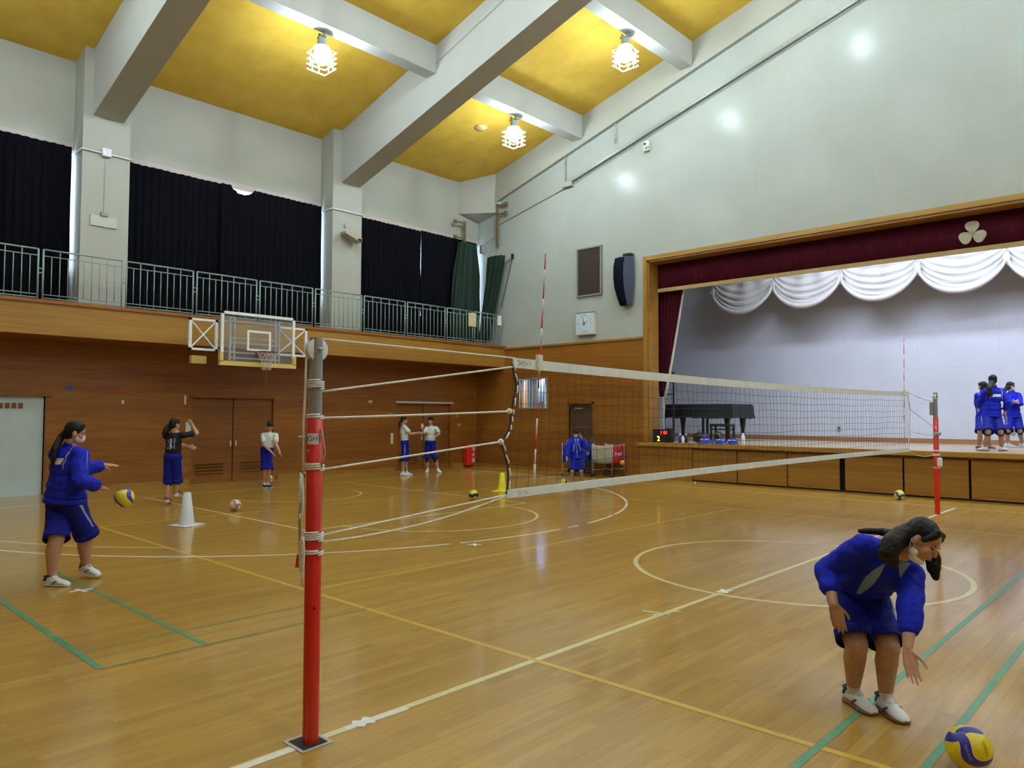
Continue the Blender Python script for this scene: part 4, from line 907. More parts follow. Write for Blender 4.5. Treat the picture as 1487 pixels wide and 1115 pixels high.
def bottle(x, y, h, mat, lab, r=.035):
    o = thing('bottle', (x, y, 1.013), lab, 'bottle', 'bottles on the stage edge')
    MB().lathe([(r*.9, 0), (r, .01), (r, h*.72), (r*.55, h*.84), (r*.5, h*.86)], n=16).build('body', mat, o, 'auto'); MB().lathe([(r*.55, h*.86), (r*.55, h)], n=12).build('cap', m_white, o)
bottle(-10.62, 18.1, .26, m_white, 'white bottle just right of the scoreboard', .045); bottle(-8.72, 18.0, .30, m_white, 'tall white bottle right of the blue jackets', .05)
bottle(-10.50, 17.92, .24, m_blue, 'blue bottle on the stage edge below the piano tail', .05); bottle(-10.38, 17.85, .20, m_white, 'small white bottle with a dark band near the blue bottle', .04); bottle(-10.42, 18.08, .25, m_black, 'dark bottle left of the dark bag', .045)
bg = thing('sports_bag', (-10.14, 18.42, 1.013), 'small dark sports bag on the stage edge left of the blue jackets', 'bag')
MB().lathe([(.05, -.2), (.12, -.19), (.14, -.1), (.14, .1), (.12, .19), (.05, .2)], (0, 0, .14), 16, axis='x').build('body', m_black, bg, True); MB().tube([(-.1, -.05, .22), (-.05, -.08, .33), (.05, -.08, .33), (.1, -.05, .22)], .01, 6).build('handle', m_black, bg, True)
rb = thing('round_bag', (-9.95, 19.0, 1.013), 'black round bag with a pale ring under the piano bench side', 'bag'); MB().lathe([(.02, -.06), (.13, -.05), (.16, 0), (.13, .05), (.02, .06)], (0, 0, .155), 24, axis='y').build('body', m_black, rb, True); MB().tube([(.10*math.cos(k*PI/8), -.062, .155+.10*math.sin(k*PI/8)) for k in range(16)], .008, 6, closed=True).build('ring', m_grey, rb)
def jacket_pile(x, y, w, lab, sd):
    rnd = random.Random(sd); o = MB()
    def fn(u, v):
        a = 2*PI*u; r = math.sin(PI*min(.5, v*.5)); 
        rr = (1+.18*math.sin(3*a+sd)+.1*math.sin(7*a+v*4)); h = .17*(math.cos(PI*v/2))*(1+.3*math.sin(5*a+sd*2)*v)
        return (w*v*rr*math.cos(a), .20*v*rr*math.sin(a), max(.004, h+.02*math.sin(9*v+3*a)))
    t_ = thing('folded_jacket', (x, y, 1.013), lab, 'jacket', 'blue jackets on the stage edge')
    o.grid(fn, 40, 10, closed_u=True).build('cloth', m_blue, t_, True); MB().box((-.1, -.12, .10), (.12, -.09, .125)).build('stripe', m_white, t_)
jacket_pile(-9.76, 17.97, .20, 'crumpled blue jacket with a white stripe on the stage edge, leftmost of three', 1); jacket_pile(-9.32, 18.0, .14, 'crumpled blue jacket on the stage edge, middle of three', 2.3); jacket_pile(-8.98, 17.98, .12, 'crumpled blue jacket on the stage edge, rightmost of three', 4)
# joint positions of the people, in metres (x, y, z) in the gym
J = {
  'A': {"pel": [-1.63, 4.874, 0.701], "neck": [-1.294, 4.57, 0.974], "head": [-1.135, 4.451, 1.089], "RS": [-1.451, 4.53, 1.01], "LS": [-1.267, 4.713, 0.849], "RH": [-1.69, 4.818, 0.688], "LH": [-1.561, 4.913, 0.681], "RA": [-1.617, 4.783, 0.101], "RE": [-1.675, 4.529, 0.84], "RW": [-1.576, 4.369, 0.684], "RK": [-1.531, 4.596, 0.414], "LA": [-1.435, 4.79, 0.104], "LE": [-1.205, 4.472, 0.715], "LW": [-1.178, 4.309, 0.535], "LK": [-1.387, 4.696, 0.411]},
  'B': {"pel": [-8.751, 2.473, 0.88], "neck": [-8.7, 2.49, 1.415], "head": [-8.654, 2.525, 1.56], "RS": [-8.512, 2.535, 1.32], "LS": [-8.911, 2.435, 1.322], "RH": [-8.649, 2.504, 0.814], "LH": [-8.857, 2.446, 0.809], "RA": [-8.839, 2.709, 0.117], "RE": [-8.347, 2.485, 1.085], "RW": [-8.461, 2.696, 1.0], "RK": [-8.746, 2.685, 0.469], "LA": [-8.649, 2.339, 0.1], "LE": [-8.933, 2.657, 1.134], "LW": [-8.972, 2.902, 1.188], "LK": [-8.648, 2.373, 0.474]},
  'C': {"pel": [-14.609, 5.962, 0.917], "neck": [-14.577, 5.965, 1.397], "head": [-14.563, 5.969, 1.557], "RS": [-14.442, 6.095, 1.345], "LS": [-14.696, 5.858, 1.33], "RH": [-14.563, 6.011, 0.838], "LH": [-14.66, 5.919, 0.837], "RA": [-14.692, 6.066, 0.16], "RE": [-14.502, 6.375, 1.379], "RW": [-14.706, 6.378, 1.526], "RK": [-14.655, 6.07, 0.456], "LA": [-14.667, 5.887, 0.083], "LE": [-14.598, 6.075, 1.168], "LW": [-14.696, 6.301, 1.118], "LK": [-14.726, 5.942, 0.446]},
  'D': {"pel": [-16.429, 8.923, 0.906], "neck": [-16.37, 8.955, 1.302], "head": [-16.36, 8.955, 1.476], "RS": [-16.492, 8.844, 1.252], "LS": [-16.263, 9.058, 1.253], "RH": [-16.479, 8.88, 0.84], "LH": [-16.394, 8.959, 0.84], "RA": [-16.498, 8.904, 0.114], "RE": [-16.332, 8.797, 1.028], "RW": [-16.176, 8.892, 0.867], "RK": [-16.385, 8.854, 0.468], "LA": [-16.444, 8.955, 0.098], "LE": [-16.097, 8.97, 1.047], "LW": [-15.926, 8.966, 0.874], "LK": [-16.304, 8.917, 0.469]},
  'E': {"pel": [-16.946, 13.515, 0.941], "neck": [-16.963, 13.471, 1.44], "head": [-16.944, 13.48, 1.599], "RS": [-16.854, 13.411, 1.402], "LS": [-17.029, 13.576, 1.398], "RH": [-16.901, 13.48, 0.864], "LH": [-16.981, 13.569, 0.859], "RA": [-16.932, 13.438, 0.131], "RE": [-16.66, 13.484, 1.206], "RW": [-16.505, 13.673, 1.244], "RK": [-16.893, 13.453, 0.473], "LA": [-17.018, 13.634, 0.096], "LE": [-16.982, 13.77, 1.195], "LW": [-16.824, 13.961, 1.214], "LK": [-16.949, 13.573, 0.468]},
  'F': {"pel": [-17.328, 14.807, 0.898], "neck": [-17.299, 14.805, 1.403], "head": [-17.303, 14.792, 1.572], "RS": [-17.401, 14.713, 1.34], "LS": [-17.178, 14.923, 1.341], "RH": [-17.384, 14.759, 0.813], "LH": [-17.276, 14.86, 0.814], "RA": [-17.41, 14.775, 0.118], "RE": [-17.31, 14.503, 1.177], "RW": [-17.198, 14.367, 1.347], "RK": [-17.384, 14.724, 0.428], "LA": [-17.18, 14.992, 0.098], "LE": [-16.962, 14.846, 1.178], "LW": [-16.894, 14.624, 1.1], "LK": [-17.212, 14.901, 0.434]},
  'G': {"pel": [-11.146, 14.168, 0.756], "neck": [-11.141, 14.148, 1.189], "head": [-11.149, 14.132, 1.331], "RS": [-11.252, 14.047, 1.139], "LS": [-11.02, 14.264, 1.14], "RH": [-11.203, 14.12, 0.672], "LH": [-11.093, 14.222, 0.672], "RA": [-11.209, 14.008, 0.13], "RE": [-11.217, 13.899, 0.928], "RW": [-11.155, 13.795, 0.737], "RK": [-11.069, 13.898, 0.425], "LA": [-11.131, 14.352, 0.18], "LE": [-10.841, 14.139, 0.999], "LW": [-10.92, 14.086, 1.205], "LK": [-10.909, 14.04, 0.426]},
  'H': {"pel": [-3.424, 19.026, 1.804], "neck": [-3.376, 19.038, 2.393], "head": [-3.388, 19.017, 2.559], "RS": [-3.268, 19.144, 2.318], "LS": [-3.499, 18.927, 2.302], "RH": [-3.36, 19.091, 1.728], "LH": [-3.503, 18.956, 1.728], "RA": [-3.289, 19.195, 1.094], "RE": [-3.133, 19.07, 2.074], "RW": [-3.203, 19.159, 1.85], "RK": [-3.234, 18.841, 1.447], "LA": [-3.553, 18.946, 1.108], "LE": [-3.646, 19.062, 2.093], "LW": [-3.712, 19.252, 1.943], "LK": [-3.434, 18.686, 1.446]},
  'I': {"pel": [-3.711, 19.72, 1.758], "neck": [-3.709, 19.692, 2.309], "head": [-3.705, 19.687, 2.451], "RS": [-3.618, 19.78, 2.246], "LS": [-3.791, 19.618, 2.245], "RH": [-3.655, 19.776, 1.711], "LH": [-3.77, 19.668, 1.71], "RA": [-3.614, 19.85, 1.104], "RE": [-3.555, 19.63, 2.023], "RW": [-3.611, 19.77, 1.837], "RK": [-3.635, 19.559, 1.399], "LA": [-3.808, 19.666, 1.127], "LE": [-3.843, 19.798, 2.043], "LW": [-3.837, 19.964, 1.869], "LK": [-3.731, 19.432, 1.415]},
  'J': {"pel": [-3.477, 21.861, 1.794], "neck": [-3.48, 21.825, 2.357], "head": [-3.501, 21.797, 2.51], "RS": [-3.545, 21.769, 2.288], "LS": [-3.37, 21.933, 2.289], "RH": [-3.534, 21.811, 1.725], "LH": [-3.41, 21.928, 1.726], "RA": [-3.599, 21.783, 1.162], "RE": [-3.494, 21.607, 2.064], "RW": [-3.349, 21.775, 2.167], "RK": [-3.545, 21.572, 1.422], "LA": [-3.326, 22.041, 1.147], "LE": [-3.305, 21.755, 2.081], "LW": [-3.366, 21.52, 2.112], "LK": [-3.325, 21.702, 1.424]},
}
HAIR = {
  'A': [[(-1.201, 4.484, 1.126, 0.052), (-1.234, 4.426, 1.103, 0.058), (-1.256, 4.353, 1.072, 0.056), (-1.264, 4.32, 1.027, 0.05), (-1.252, 4.334, 0.982, 0.034), (-1.239, 4.348, 0.945, 0.012)], [(-1.257, 4.433, 1.08, 0.042), (-1.299, 4.369, 1.042, 0.036), (-1.299, 4.344, 1.001, 0.026), (-1.275, 4.341, 0.96, 0.012)], [(-1.149, 4.649, 1.006, 0.038), (-1.136, 4.664, 0.96, 0.042), (-1.129, 4.646, 0.91, 0.036), (-1.116, 4.633, 0.868, 0.02)], [(-1.283, 4.601, 1.088, 0.03), (-1.387, 4.696, 1.078, 0.024), (-1.465, 4.677, 1.079, 0.02), (-1.52, 4.654, 1.076, 0.014)]],
  'B': [[(-8.717, 2.465, 1.574, 0.04), (-8.738, 2.409, 1.503, 0.035), (-8.669, 2.342, 1.392, 0.04), (-8.641, 2.319, 1.295, 0.028), (-8.649, 2.316, 1.217, 0.01)]],
  'C': [[(-14.603, 5.933, 1.544, 0.06), (-14.621, 5.85, 1.478, 0.06), (-14.611, 5.797, 1.386, 0.05)]],
  'H': [[(-3.385, 18.886, 2.494, 0.06), (-3.4, 18.742, 2.37, 0.06), (-3.41, 18.712, 2.25, 0.05), (-3.412, 18.715, 2.175, 0.02)]],
  'J': [[(-3.564, 21.739, 2.493, 0.05), (-3.606, 21.636, 2.406, 0.045), (-3.624, 21.557, 2.285, 0.03)]],
  'E': [[(-16.988, 13.44, 1.579, 0.05), (-17.008, 13.356, 1.5, 0.04), (-16.971, 13.328, 1.401, 0.02)]],
}
# ------------------------------------------------------------------ people
from mathutils import noise as mnoise
RV = Vector((0.729, 0.685, 0)); FV = Vector((-0.685, 0.729, 0)); UV = Vector((0, 0, 1))   # compass used for facings: along the picture, away, up
def sphere_pts(n=10, m=14):
    return [(math.sin(PI*i/n)*math.cos(2*PI*k/m), math.sin(PI*i/n)*math.sin(2*PI*k/m), math.cos(PI*i/n)) for i in range(n+1) for k in range(m)]
_SP = sphere_pts(); _SF = [(i*14+k, i*14+(k+1) % 14, (i+1)*14+(k+1) % 14, (i+1)*14+k) for i in range(10) for k in range(14)]
class Clay:
    """gathers rounded limbs and masses that are then melted into one continuous surface"""
    def __init__(s): s.m = MB()
    def ell(s, c, r, X=(1, 0, 0), Y=(0, 1, 0), Z=(0, 0, 1)):
        c, X, Y, Z = Vector(c), Vector(X), Vector(Y), Vector(Z)
        s.m.add([c+X*(p[0]*r[0])+Y*(p[1]*r[1])+Z*(p[2]*r[2]) for p in _SP], _SF)
    def cone(s, a, ra, b, rb, flat=1.0, fdir=None):
        a, b = Vector(a), Vector(b); t = b-a; L = t.length
        if L < 1e-5: return s.ell(a, (ra, ra, ra))
        t /= L; u = Vector(fdir) if fdir is not None else (Vector((0, 0, 1)) if abs(t.z) < .8 else Vector((1, 0, 0)))
        u = (u-t*u.dot(t)).normalized(); w = t.cross(u); n = 16; vs = []
        rows = [(-math.cos(q)*ra, math.sin(q)*ra) for q in (.05, .5, 1.0, PI/2)]
        rows += [(L*k/4, ra+(rb-ra)*k/4) for k in (1, 2, 3)] + [(L+math.sin(q)*rb, math.cos(q)*rb) for q in (0, .55, 1.05, 1.5)]
        for h, r in rows:
            for k in range(n): vs.append(a+t*h+u*(r*flat*math.cos(2*PI*k/n))+w*(r*math.sin(2*PI*k/n)))
        m = len(rows); fs = [(i*n+k, i*n+(k+1) % n, (i+1)*n+(k+1) % n, (i+1)*n+k) for i in range(m-1) for k in range(n)] + [tuple(range(n))[::-1], tuple((m-1)*n+k for k in range(n))]
        s.m.add(vs, fs)
    def chain(s, pts):
        for a, b in zip(pts, pts[1:]): s.cone(a[:3], a[3], b[:3], b[3])
def fuse(clay, name, mats, parent, voxel=.01, smooth=3, matfn=None, wr=0, wscale=9, origin=None):
    me = bpy.data.meshes.new(name); me.from_pydata(clay.m.v, [], clay.m.f)
    bm = bmesh.new(); bm.from_mesh(me); bmesh.ops.recalc_face_normals(bm, faces=bm.faces); bm.to_mesh(me); bm.free()
    t = bpy.data.objects.new(name, me); COL.objects.link(t)
    r = t.modifiers.new('r', 'REMESH'); r.mode = 'VOXEL'; r.voxel_size = voxel; r.adaptivity = 0
    q = t.modifiers.new('s', 'SMOOTH'); q.factor = .5; q.iterations = smooth
    dg = bpy.context.evaluated_depsgraph_get(); dg.update()
    out = bpy.data.meshes.new_from_object(t.evaluated_get(dg)); bpy.data.objects.remove(t); out.name = name
    out.materials.clear()
    for m in (mats if isinstance(mats, (list, tuple)) else [mats]): out.materials.append(m)
    if wr:
        nrm = [v.normal.copy() for v in out.vertices]
        for v, nn in zip(out.vertices, nrm):
            p = v.co; d = mnoise.noise(Vector((p.x*wscale, p.y*wscale, p.z*wscale*1.5)))+.5*mnoise.noise(Vector((p.x*wscale*2.3, p.y*wscale*2.3, p.z*wscale*3)))
            v.co = p+nn*(d*wr)
    if origin is not None:
        org = Vector(origin)
    if matfn:
        for p in out.polygons: p.material_index = matfn(p.center, p.normal)
    if origin is not None:
        for v in out.vertices: v.co = v.co-org
    out.polygons.foreach_set('use_smooth', [True]*len(out.polygons))
    o = bpy.data.objects.new(name, out); COL.objects.link(o)
    if parent: o.parent = parent
    return o
m_skin = NT('skin'); _n = m_skin.noise(m_skin.coords(), 14, 3)
m_skin.l(m_skin.ramp(_n, [(.3, (0.42, 0.225, 0.140, 1)), (.7, (0.50, 0.285, 0.185, 1))]), m_skin.b.inputs['Base Color']); m_skin.set(Roughness=.5, Subsurface_Weight=.08, Subsurface_Radius=(.02, .008, .004)); m_skin = m_skin.m
m_palm = plain('palm_skin', (0.70, 0.45, 0.38, 1), .5)
m_lip = plain('lips', (0.38, 0.12, 0.09, 1), .4)
m_hair = NT('black_hair'); _v = m_hair.coords((1, 1, 1)); _w = m_hair.noise(_v, 60, 4)
m_hair.l(m_hair.ramp(_w, [(.35, (0.006, 0.005, 0.006, 1)), (.7, (0.014, 0.011, 0.012, 1))]), m_hair.b.inputs['Base Color']); m_hair.set(Roughness=.5, Specular_IOR_Level=.22); m_hair.bump(_w, .5, .004); m_hair = m_hair.m
def cloth(name, col, var=.15):
    t = NT(name); v = t.coords(); c = t.ramp(t.noise(v, 5, 4), [(.3, tuple(x*(1-var) for x in col[:3])+(1,)), (.7, tuple(x*(1+var) for x in col[:3])+(1,))])
    t.l(c, t.b.inputs['Base Color']); t.set(Roughness=.7, Specular_IOR_Level=.2); t.bump(t.noise(v, 11, 4, .6), .5, .02); return t.m
m_jacket = cloth('royal_blue_tracksuit', (0.008, 0.018, 0.48, 1)); m_shorts = cloth('dark_blue_shorts', (0.005, 0.010, 0.24, 1)); m_tee = cloth('white_tshirt', (0.60, 0.62, 0.62, 1), .05); m_btee = cloth('black_tshirt', (0.012, 0.012, 0.016, 1))
m_stripe = plain('grey_blue_panel', (0.21, 0.31, 0.52, 1), .6); m_piping = plain('pale_piping', (0.30, 0.33, 0.55, 1), .6)
m_print = plain('white_back_print', (0.60, 0.62, 0.66, 1), .6)
m_shoe = plain('white_shoe', (0.72, 0.74, 0.76, 1), .45); m_shoeb = plain('black_collar', (0.015, 0.015, 0.02, 1), .6); m_gum = plain('gum_sole', (0.24, 0.09, 0.05, 1), .6); m_sock = plain('white_sock', (0.66, 0.68, 0.70, 1), .85); m_mask = plain('white_face_mask', (0.80, 0.84, 0.88, 1), .8); m_pinkshoe = plain('dark_red_shoe', (0.24, 0.05, 0.06, 1), .5); m_blackshoe = plain('black_shoe', (0.02, 0.02, 0.03, 1), .5)
m_pad = plain('black_knee_pad', (0.02, 0.012, 0.016, 1), .8)
m_eye = plain('dark_eye', (0.015, 0.01, 0.01, 1), .3)
def shoe(parent, ank, d, zf, s, mat, sole, pitch=0, collar=None, lift=0):
    d = Vector((d[0], d[1], 0)).normalized(); lat = Vector((-d.y, d.x, 0)); L = .262*s
    base = Vector((ank[0], ank[1], zf+lift))-d*(.072*s)
    cp, sp_ = math.cos(pitch), math.sin(pitch)
    def P(t, y, z):   # t along sole (0 heel..1 toe); heel lifted by pitch about the toe
        x = (t-1)*L; return base+d*(L+x*cp+z*s*sp_*0+ (z*s)*sp_)+lat*(y*s)+Vector((0, 0, -x*sp_+z*s*cp))
    sec = [(0, .028, .080), (.05, .036, .092), (.16, .040, .096), (.30, .041, .098), (.42, .043, .092), (.54, .046, .078), (.68, .051, .064), (.82, .051, .052), (.92, .043, .040), (.98, .029, .030), (1.0, .014, .020)]
    def loft(f0, f1, wx):
        mb = MB(); n = 12; vs = []
        for t, w, h in sec:
            z0, z1 = f0(h), f1(h)
            for k in range(n):
                a = 2*PI*k/n; c, q = math.cos(a), math.sin(a); c = math.copysign(abs(c)**.75, c); yy = (w+wx)*c*(1 if q < 0 else (1-.25*q)); vs.append(P(t, yy, (z0+z1)/2+(z1-z0)/2*math.copysign(abs(q)**.8, q)))
        m = len(sec); fs = [(i*n+k, i*n+(k+1) % n, (i+1)*n+(k+1) % n, (i+1)*n+k) for i in range(m-1) for k in range(n)]+[tuple(range(n))[::-1], tuple((m-1)*n+k for k in range(n))]
        return mb.add(vs, fs)
    up_ = loft(lambda h: .012, lambda h: h, 0)
    if collar:
        for q in range(len(sec)-1):
            for k in range(12):
                if q < 2 and 0 <= k < 6: up_.mi[q*12+k] = 1
                if 3 <= q < 5 and 2 <= k < 4: up_.mi[q*12+k] = 1
    sh = up_.build('shoe', [mat, collar or mat], parent, True)
    loft(lambda h: .001, lambda h: .022, .004).build('sole', sole, sh, True)
    if collar:
        MB().tube([P(.20+.185*math.cos(2*PI*k/14), .041*math.sin(2*PI*k/14), .099+.004*math.cos(2*PI*k/14)) for k in range(14)], .009*s, 6, closed=True).build('collar', collar, sh, True)
        MB().tube([P(.33, 0, .096), P(.38, 0, .106)], .016*s, 8).build('tongue', collar, sh, True)
        for q in range(4):
            t = .40+.055*q; h = .099-.010*q; MB().tube([P(t, -.034, h-.018), P(t+.005, -.018, h-.001), P(t+.01, 0, h+.003), P(t+.005, .018, h-.001), P(t, .034, h-.018)], .0042*s, 5).build('lace', m_shoe, sh, True)
        for sg in (-1, 1):
            for q in (0, .05): MB().tube([P(.40+q, sg*.047, .022), P(.46+q, sg*.048, .040), P(.56+q, sg*.044, .062)], .0026*s, 5).build('side_stripe', m_shoeb, sh, True)
    return P(.27, 0, .08)
def hand(cl, Wp, d, pn, side, s, curl=.35, spread=.25, rr=1.0, thumb=1.0, fold=1.0, fl=1.0):
    d = Vector(d).normalized(); pn = Vector(pn); pn = (pn-d*pn.dot(d)).normalized(); t = d.cross(pn) if side == 'R' else pn.cross(d); Wp = Vector(Wp)
    K = [(.029, .086, .066, .0086), (.010, .090, .074, .0088), (-.010, .087, .069, .0085), (-.028, .080, .054, .0077)]
    for i, (x, l, fl_, r) in enumerate(K):
        r *= rr; kn = Wp+d*(l*s)+t*(x*s); cl.cone(Wp+t*(x*.62*s)+d*(.012*s), .016*s*rr, kn, .0125*s*rr)
        dd = (d+t*(x*spread*9)).normalized(); p = kn; a = curl*(.45+.12*i)
        for j, f in enumerate((.44, .31, .25)):
            q = p+dd*(fl_*fl*f*s); cl.cone(p, r*s*(1-.08*j), q, r*s*(.93-.09*j)); p = q
            dd = (dd*math.cos(a)+pn*math.sin(a)).normalized()
    cl.cone(Wp+d*(.02*s)+pn*.003, .018*s*rr, Wp+d*(.075*s)+pn*.002, .015*s*rr)
    b0 = Wp+d*(.018*s)+t*(.018*s)+pn*(.008*s); b1 = b0+(d*.72+t*.62*thumb+pn*.25).normalized()*(.042*s); b2 = b1+(d*.85+t*.42*thumb+pn*.30*fold).normalized()*(.032*s); b3 = b2+(d*.93+t*.2*thumb+pn*.35*fold).normalized()*(.026*s)
    cl.cone(b0, .015*s*rr, b1, .0115*s*rr); cl.cone(b1, .0112*s*rr, b2, .0098*s*rr); cl.cone(b2, .0098*s*rr, b3, .0082*s*rr)
def person(key, H, g, label, top='jacket', face=None, hup=None, toes=None, hands=None, zf=0.0, voxel=.010, vc=.012, sleeve=.85, hem=.92, mask=None, tights=False, pads=False, shoes=None, marks=None, cap=None, lift=(0, 0), pitch=(0, 0), legw=1.0, snap=True, face_d=True):
    j = {k: Vector(v) for k, v in J[key].items()}; s = H/1.6
    root = thing('person', (j['pel'].x, j['pel'].y, zf), label, 'person')
    org = Vector((j['pel'].x, j['pel'].y, zf))
    if snap:
        for q, i in (('RA', 0), ('LA', 1)): j[q].z = zf+(.092+lift[i])*s
    upv = (j['neck']-j['pel']).normalized(); lat = (j['RS']-j['LS']); lat = (lat-upv*lat.dot(upv)).normalized(); fr = upv.cross(lat)
    hl = (j['RH']-j['LH']); up0 = UV*.6+upv*.4; up0.normalize(); hl = (hl-up0*hl.dot(up0)).normalized(); hf = up0.cross(hl)
    fd = Vector(face).normalized(); hu = Vector(hup) if hup is not None else UV; hu = (hu-fd*hu.dot(fd)).normalized(); hr = fd.cross(hu)
    hc = j['head']
    def HP(x, y, z): return hc+hr*(x*s)+fd*(y*s)+hu*(z*s)
    trunk = j['neck']-j['pel']
    def torso(c, e, z0=0):
        c.ell(j['pel']+up0*.0, ((.150*g+e)*s, (.108*g+e)*s, (.115+e)*s), hl, hf, up0)
        c.ell(j['pel']+trunk*.35+fr*.006, ((.122*g+e)*s, (.095*g+e)*s, (.13+e)*s), lat, fr, upv)
        c.ell(j['pel']+trunk*.62, ((.138*g+e)*s, (.104*g+e)*s, (.15+e)*s), lat, fr, upv)
        c.ell(j['pel']+trunk*.80+fr*.0, ((.135*g+e)*s, (.090*g+e)*s, (.10+e)*s), lat, fr, upv)
        c.cone(j['RS']-lat*.02, (.052*g+e)*s, j['LS']+lat*.02, (.052*g+e)*s)
        for q in (1, -1): c.cone(j['neck']+lat*q*.03-upv*.01, (.045+e)*s, (j['RS'] if q > 0 else j['LS']), (.050*g+e)*s)
    # body: one continuous skin
    b = Clay(); torso(b, 0)
    nk = HP(0, -.025, -.085); b.cone(j['neck']-upv*.02, .056*s, nk, .048*s)
    b.ell(HP(0, -.006, .018), (.073*s, .091*s, .094*s), hr, fd, hu); b.ell(HP(0, .012, -.045), (.058*s, .070*s, .066*s), hr, fd, hu); b.ell(HP(0, .038, -.088), (.030*s, .034*s, .026*s), hr, fd, hu)
    for q in (1, -1):
        b.ell(HP(q*.036, .055, -.035), (.028*s, .026*s, .030*s), hr, fd, hu); b.ell(HP(q*.074, -.006, -.012), (.010*s, .018*s, .030*s), hr, fd, hu)
    b.cone(HP(0, .083, .0), .008*s, HP(0, .096, -.030), .0115*s); b.ell(HP(0, .080, -.060), (.022*s, .012*s, .012*s), hr, fd, hu)
    arm = {}
    for S_ in 'RL':
        Sh, El, Wr, Hi, Kn, An = (j[S_+q] for q in 'SEWHKA')
        b.cone(Sh, .050*s*g**.5, El, .038*s*g**.5); b.cone(El, .039*s*g**.5, El+(Wr-El)*.3, .040*s*g**.5); b.cone(El+(Wr-El)*.3, .040*s*g**.5, Wr, .0255*s)
        hd = hands.get(S_) if hands else None  # (direction, palm normal, options)
        dv = Vector(hd[0]) if hd and hd[0] is not None else (Wr-El); pn = hd[1] if hd else fr
        k = dict(hd[2]) if hd and len(hd) > 2 else {}
        hand(b, Wr, dv, pn, S_, s, **k)
        lg = legw*g**.5; ax = (An-Kn).normalized(); bk = -(hf-ax*hf.dot(ax)).normalized()
        b.cone(Hi, .088*s*lg, Kn, .057*s*lg); b.ell(Kn+hf*.006, (.056*s*lg,)*3); b.cone(Kn, .053*s*lg, Kn+(An-Kn)*.32+bk*.016*s, .057*s*lg); b.cone(Kn+(An-Kn)*.32+bk*.016*s, .057*s*lg, An, .037*s)
        td = Vector(toes[0 if S_ == 'R' else 1]).normalized(); b.cone(An, .035*s, An-UV*.055*s+td*.09*s, .020*s)
    hands_c = [j['RW'], j['LW']]
    def skf(p, nm):
        for S_ in 'RL':
            if hands and hands.get(S_) and (p-j[S_+'W']).length < .20*s and nm.dot(Vector(hands[S_][1]).normalized()) > .35:
                d_ = Vector(hands[S_][0] if hands[S_][0] is not None else (j[S_+'W']-j[S_+'E'])).normalized()
                if (p-j[S_+'W']).dot(d_) > .0: return 1
        return 0
    ob = fuse(b, 'body', [m_skin, m_palm], root, voxel, 3, skf, origin=org)
    # face details
    if face_d:
        for q in (1, -1):
            e = Clay(); e.ell(HP(q*.031, .0745, -.006), (.0145*s, .006*s, .0042*s), hr, fd, hu); e.m.build('eye', m_eye, root, True, origin=None).location = -org
            e = Clay(); e.ell(HP(q*.033, .078, .016), (.018*s, .006*s, .0035*s), hr, fd, hu); e.m.build('eyebrow', m_hair, root, True).location = -org
        if mask != 'on':
            e = Clay(); e.ell(HP(0, .0895, -.062), (.017*s, .0045*s, .005*s), hr, fd, hu); e.m.build('mouth', m_lip, root, True).location = -org
    if mask == 'on':
        e = Clay(); e.ell(HP(0, .040, -.050), (.061*s, .062*s, .052*s), hr, fd, hu); fuse(e, 'face_mask', m_mask, root, .008, 2, origin=org)
    if mask == 'chin':
        e = Clay(); e.ell(HP(0, .026, -.098), (.046*s, .050*s, .024*s), hr, fd, hu); e.ell(HP(.046, .012, -.070), (.014*s, .026*s, .026*s), hr, fd, hu); e.ell(HP(-.046, .012, -.070), (.014*s, .026*s, .026*s), hr, fd, hu)
        mk = fuse(e, 'face_mask', m_mask, root, .005, 3, origin=org)
        MB().tube([HP(.062, .018, -.072), HP(.074, .008, -.045), HP(.080, -.012, .012), HP(.082, -.024, -.02), HP(.070, -.005, -.08)], .0016, 5).build('ear_loop', m_mask, root, True).location = -org
    # hair
    h = Clay(); c = cap or {}
    h.ell(HP(0, -.022, .034), (.081*s, .092*s, .090*s), hr, fd, hu); h.ell(HP(0, -.048, -.005), (.077*s, .064*s, .086*s), hr, fd, hu); h.cone(HP(-.045, .050, .080), .020*s, HP(.045, .050, .080), .020*s)
    for q in (1, -1): h.cone(HP(q*.052, .052, .060), .020*s, HP(q*.070, .028, .010), .012*s)
    if c.get('fringe'): 
        for q in (-.045, -.022, 0, .022, .045): h.cone(HP(q, .068, .06), .016*s, HP(q*1.1, .085, .030), .007*s)
    if c.get('bob'): h.ell(HP(0, -.040, -.03), (.088*s, .07*s, .075*s), hr, fd, hu)
    for ch in HAIR.get(key, []): h.chain(ch)
    fuse(h, 'hair', m_hair, root, min(voxel, .009), 3, None, .0022, 30, origin=org)
    # shorts
    c = Clay(); e = .022; hems = []
    c.ell(j['pel']+up0*.01, ((.156*g+e)*s, (.112*g+e)*s, (.115+e)*s), hl, hf, up0)
    for S_ in 'RL':
        Hi, Kn, An = (j[S_+q] for q in 'HKA'); en = Hi+(Kn-Hi)*min(hem, 1)
        if hem > 1: en = Kn+(An-Kn)*(hem-1)
        md = (Hi+en)/2
        c.cone(Hi+up0*.02, .106*s*g**.6, md, .100*s*g**.5); n_ = (en-Hi).normalized()
        # flared hem cut flat
        u_ = (hl-n_*hl.dot(n_)).normalized(); w_ = n_.cross(u_); hems.append((Hi, en, u_, w_)); mb_ = c.m; vs = []; N_ = 20
        for f, r in ((0, .090), (.3, .098), (.6, .100), (.85, .102), (.97, .104)):
            for k in range(N_): a = 2*PI*k/N_; vs.append(Hi+(en-Hi)*f+(u_*math.cos(a)+w_*math.sin(a)*.95)*(r*s*g**.5*(1+.03*math.sin(3*a+f*3))))
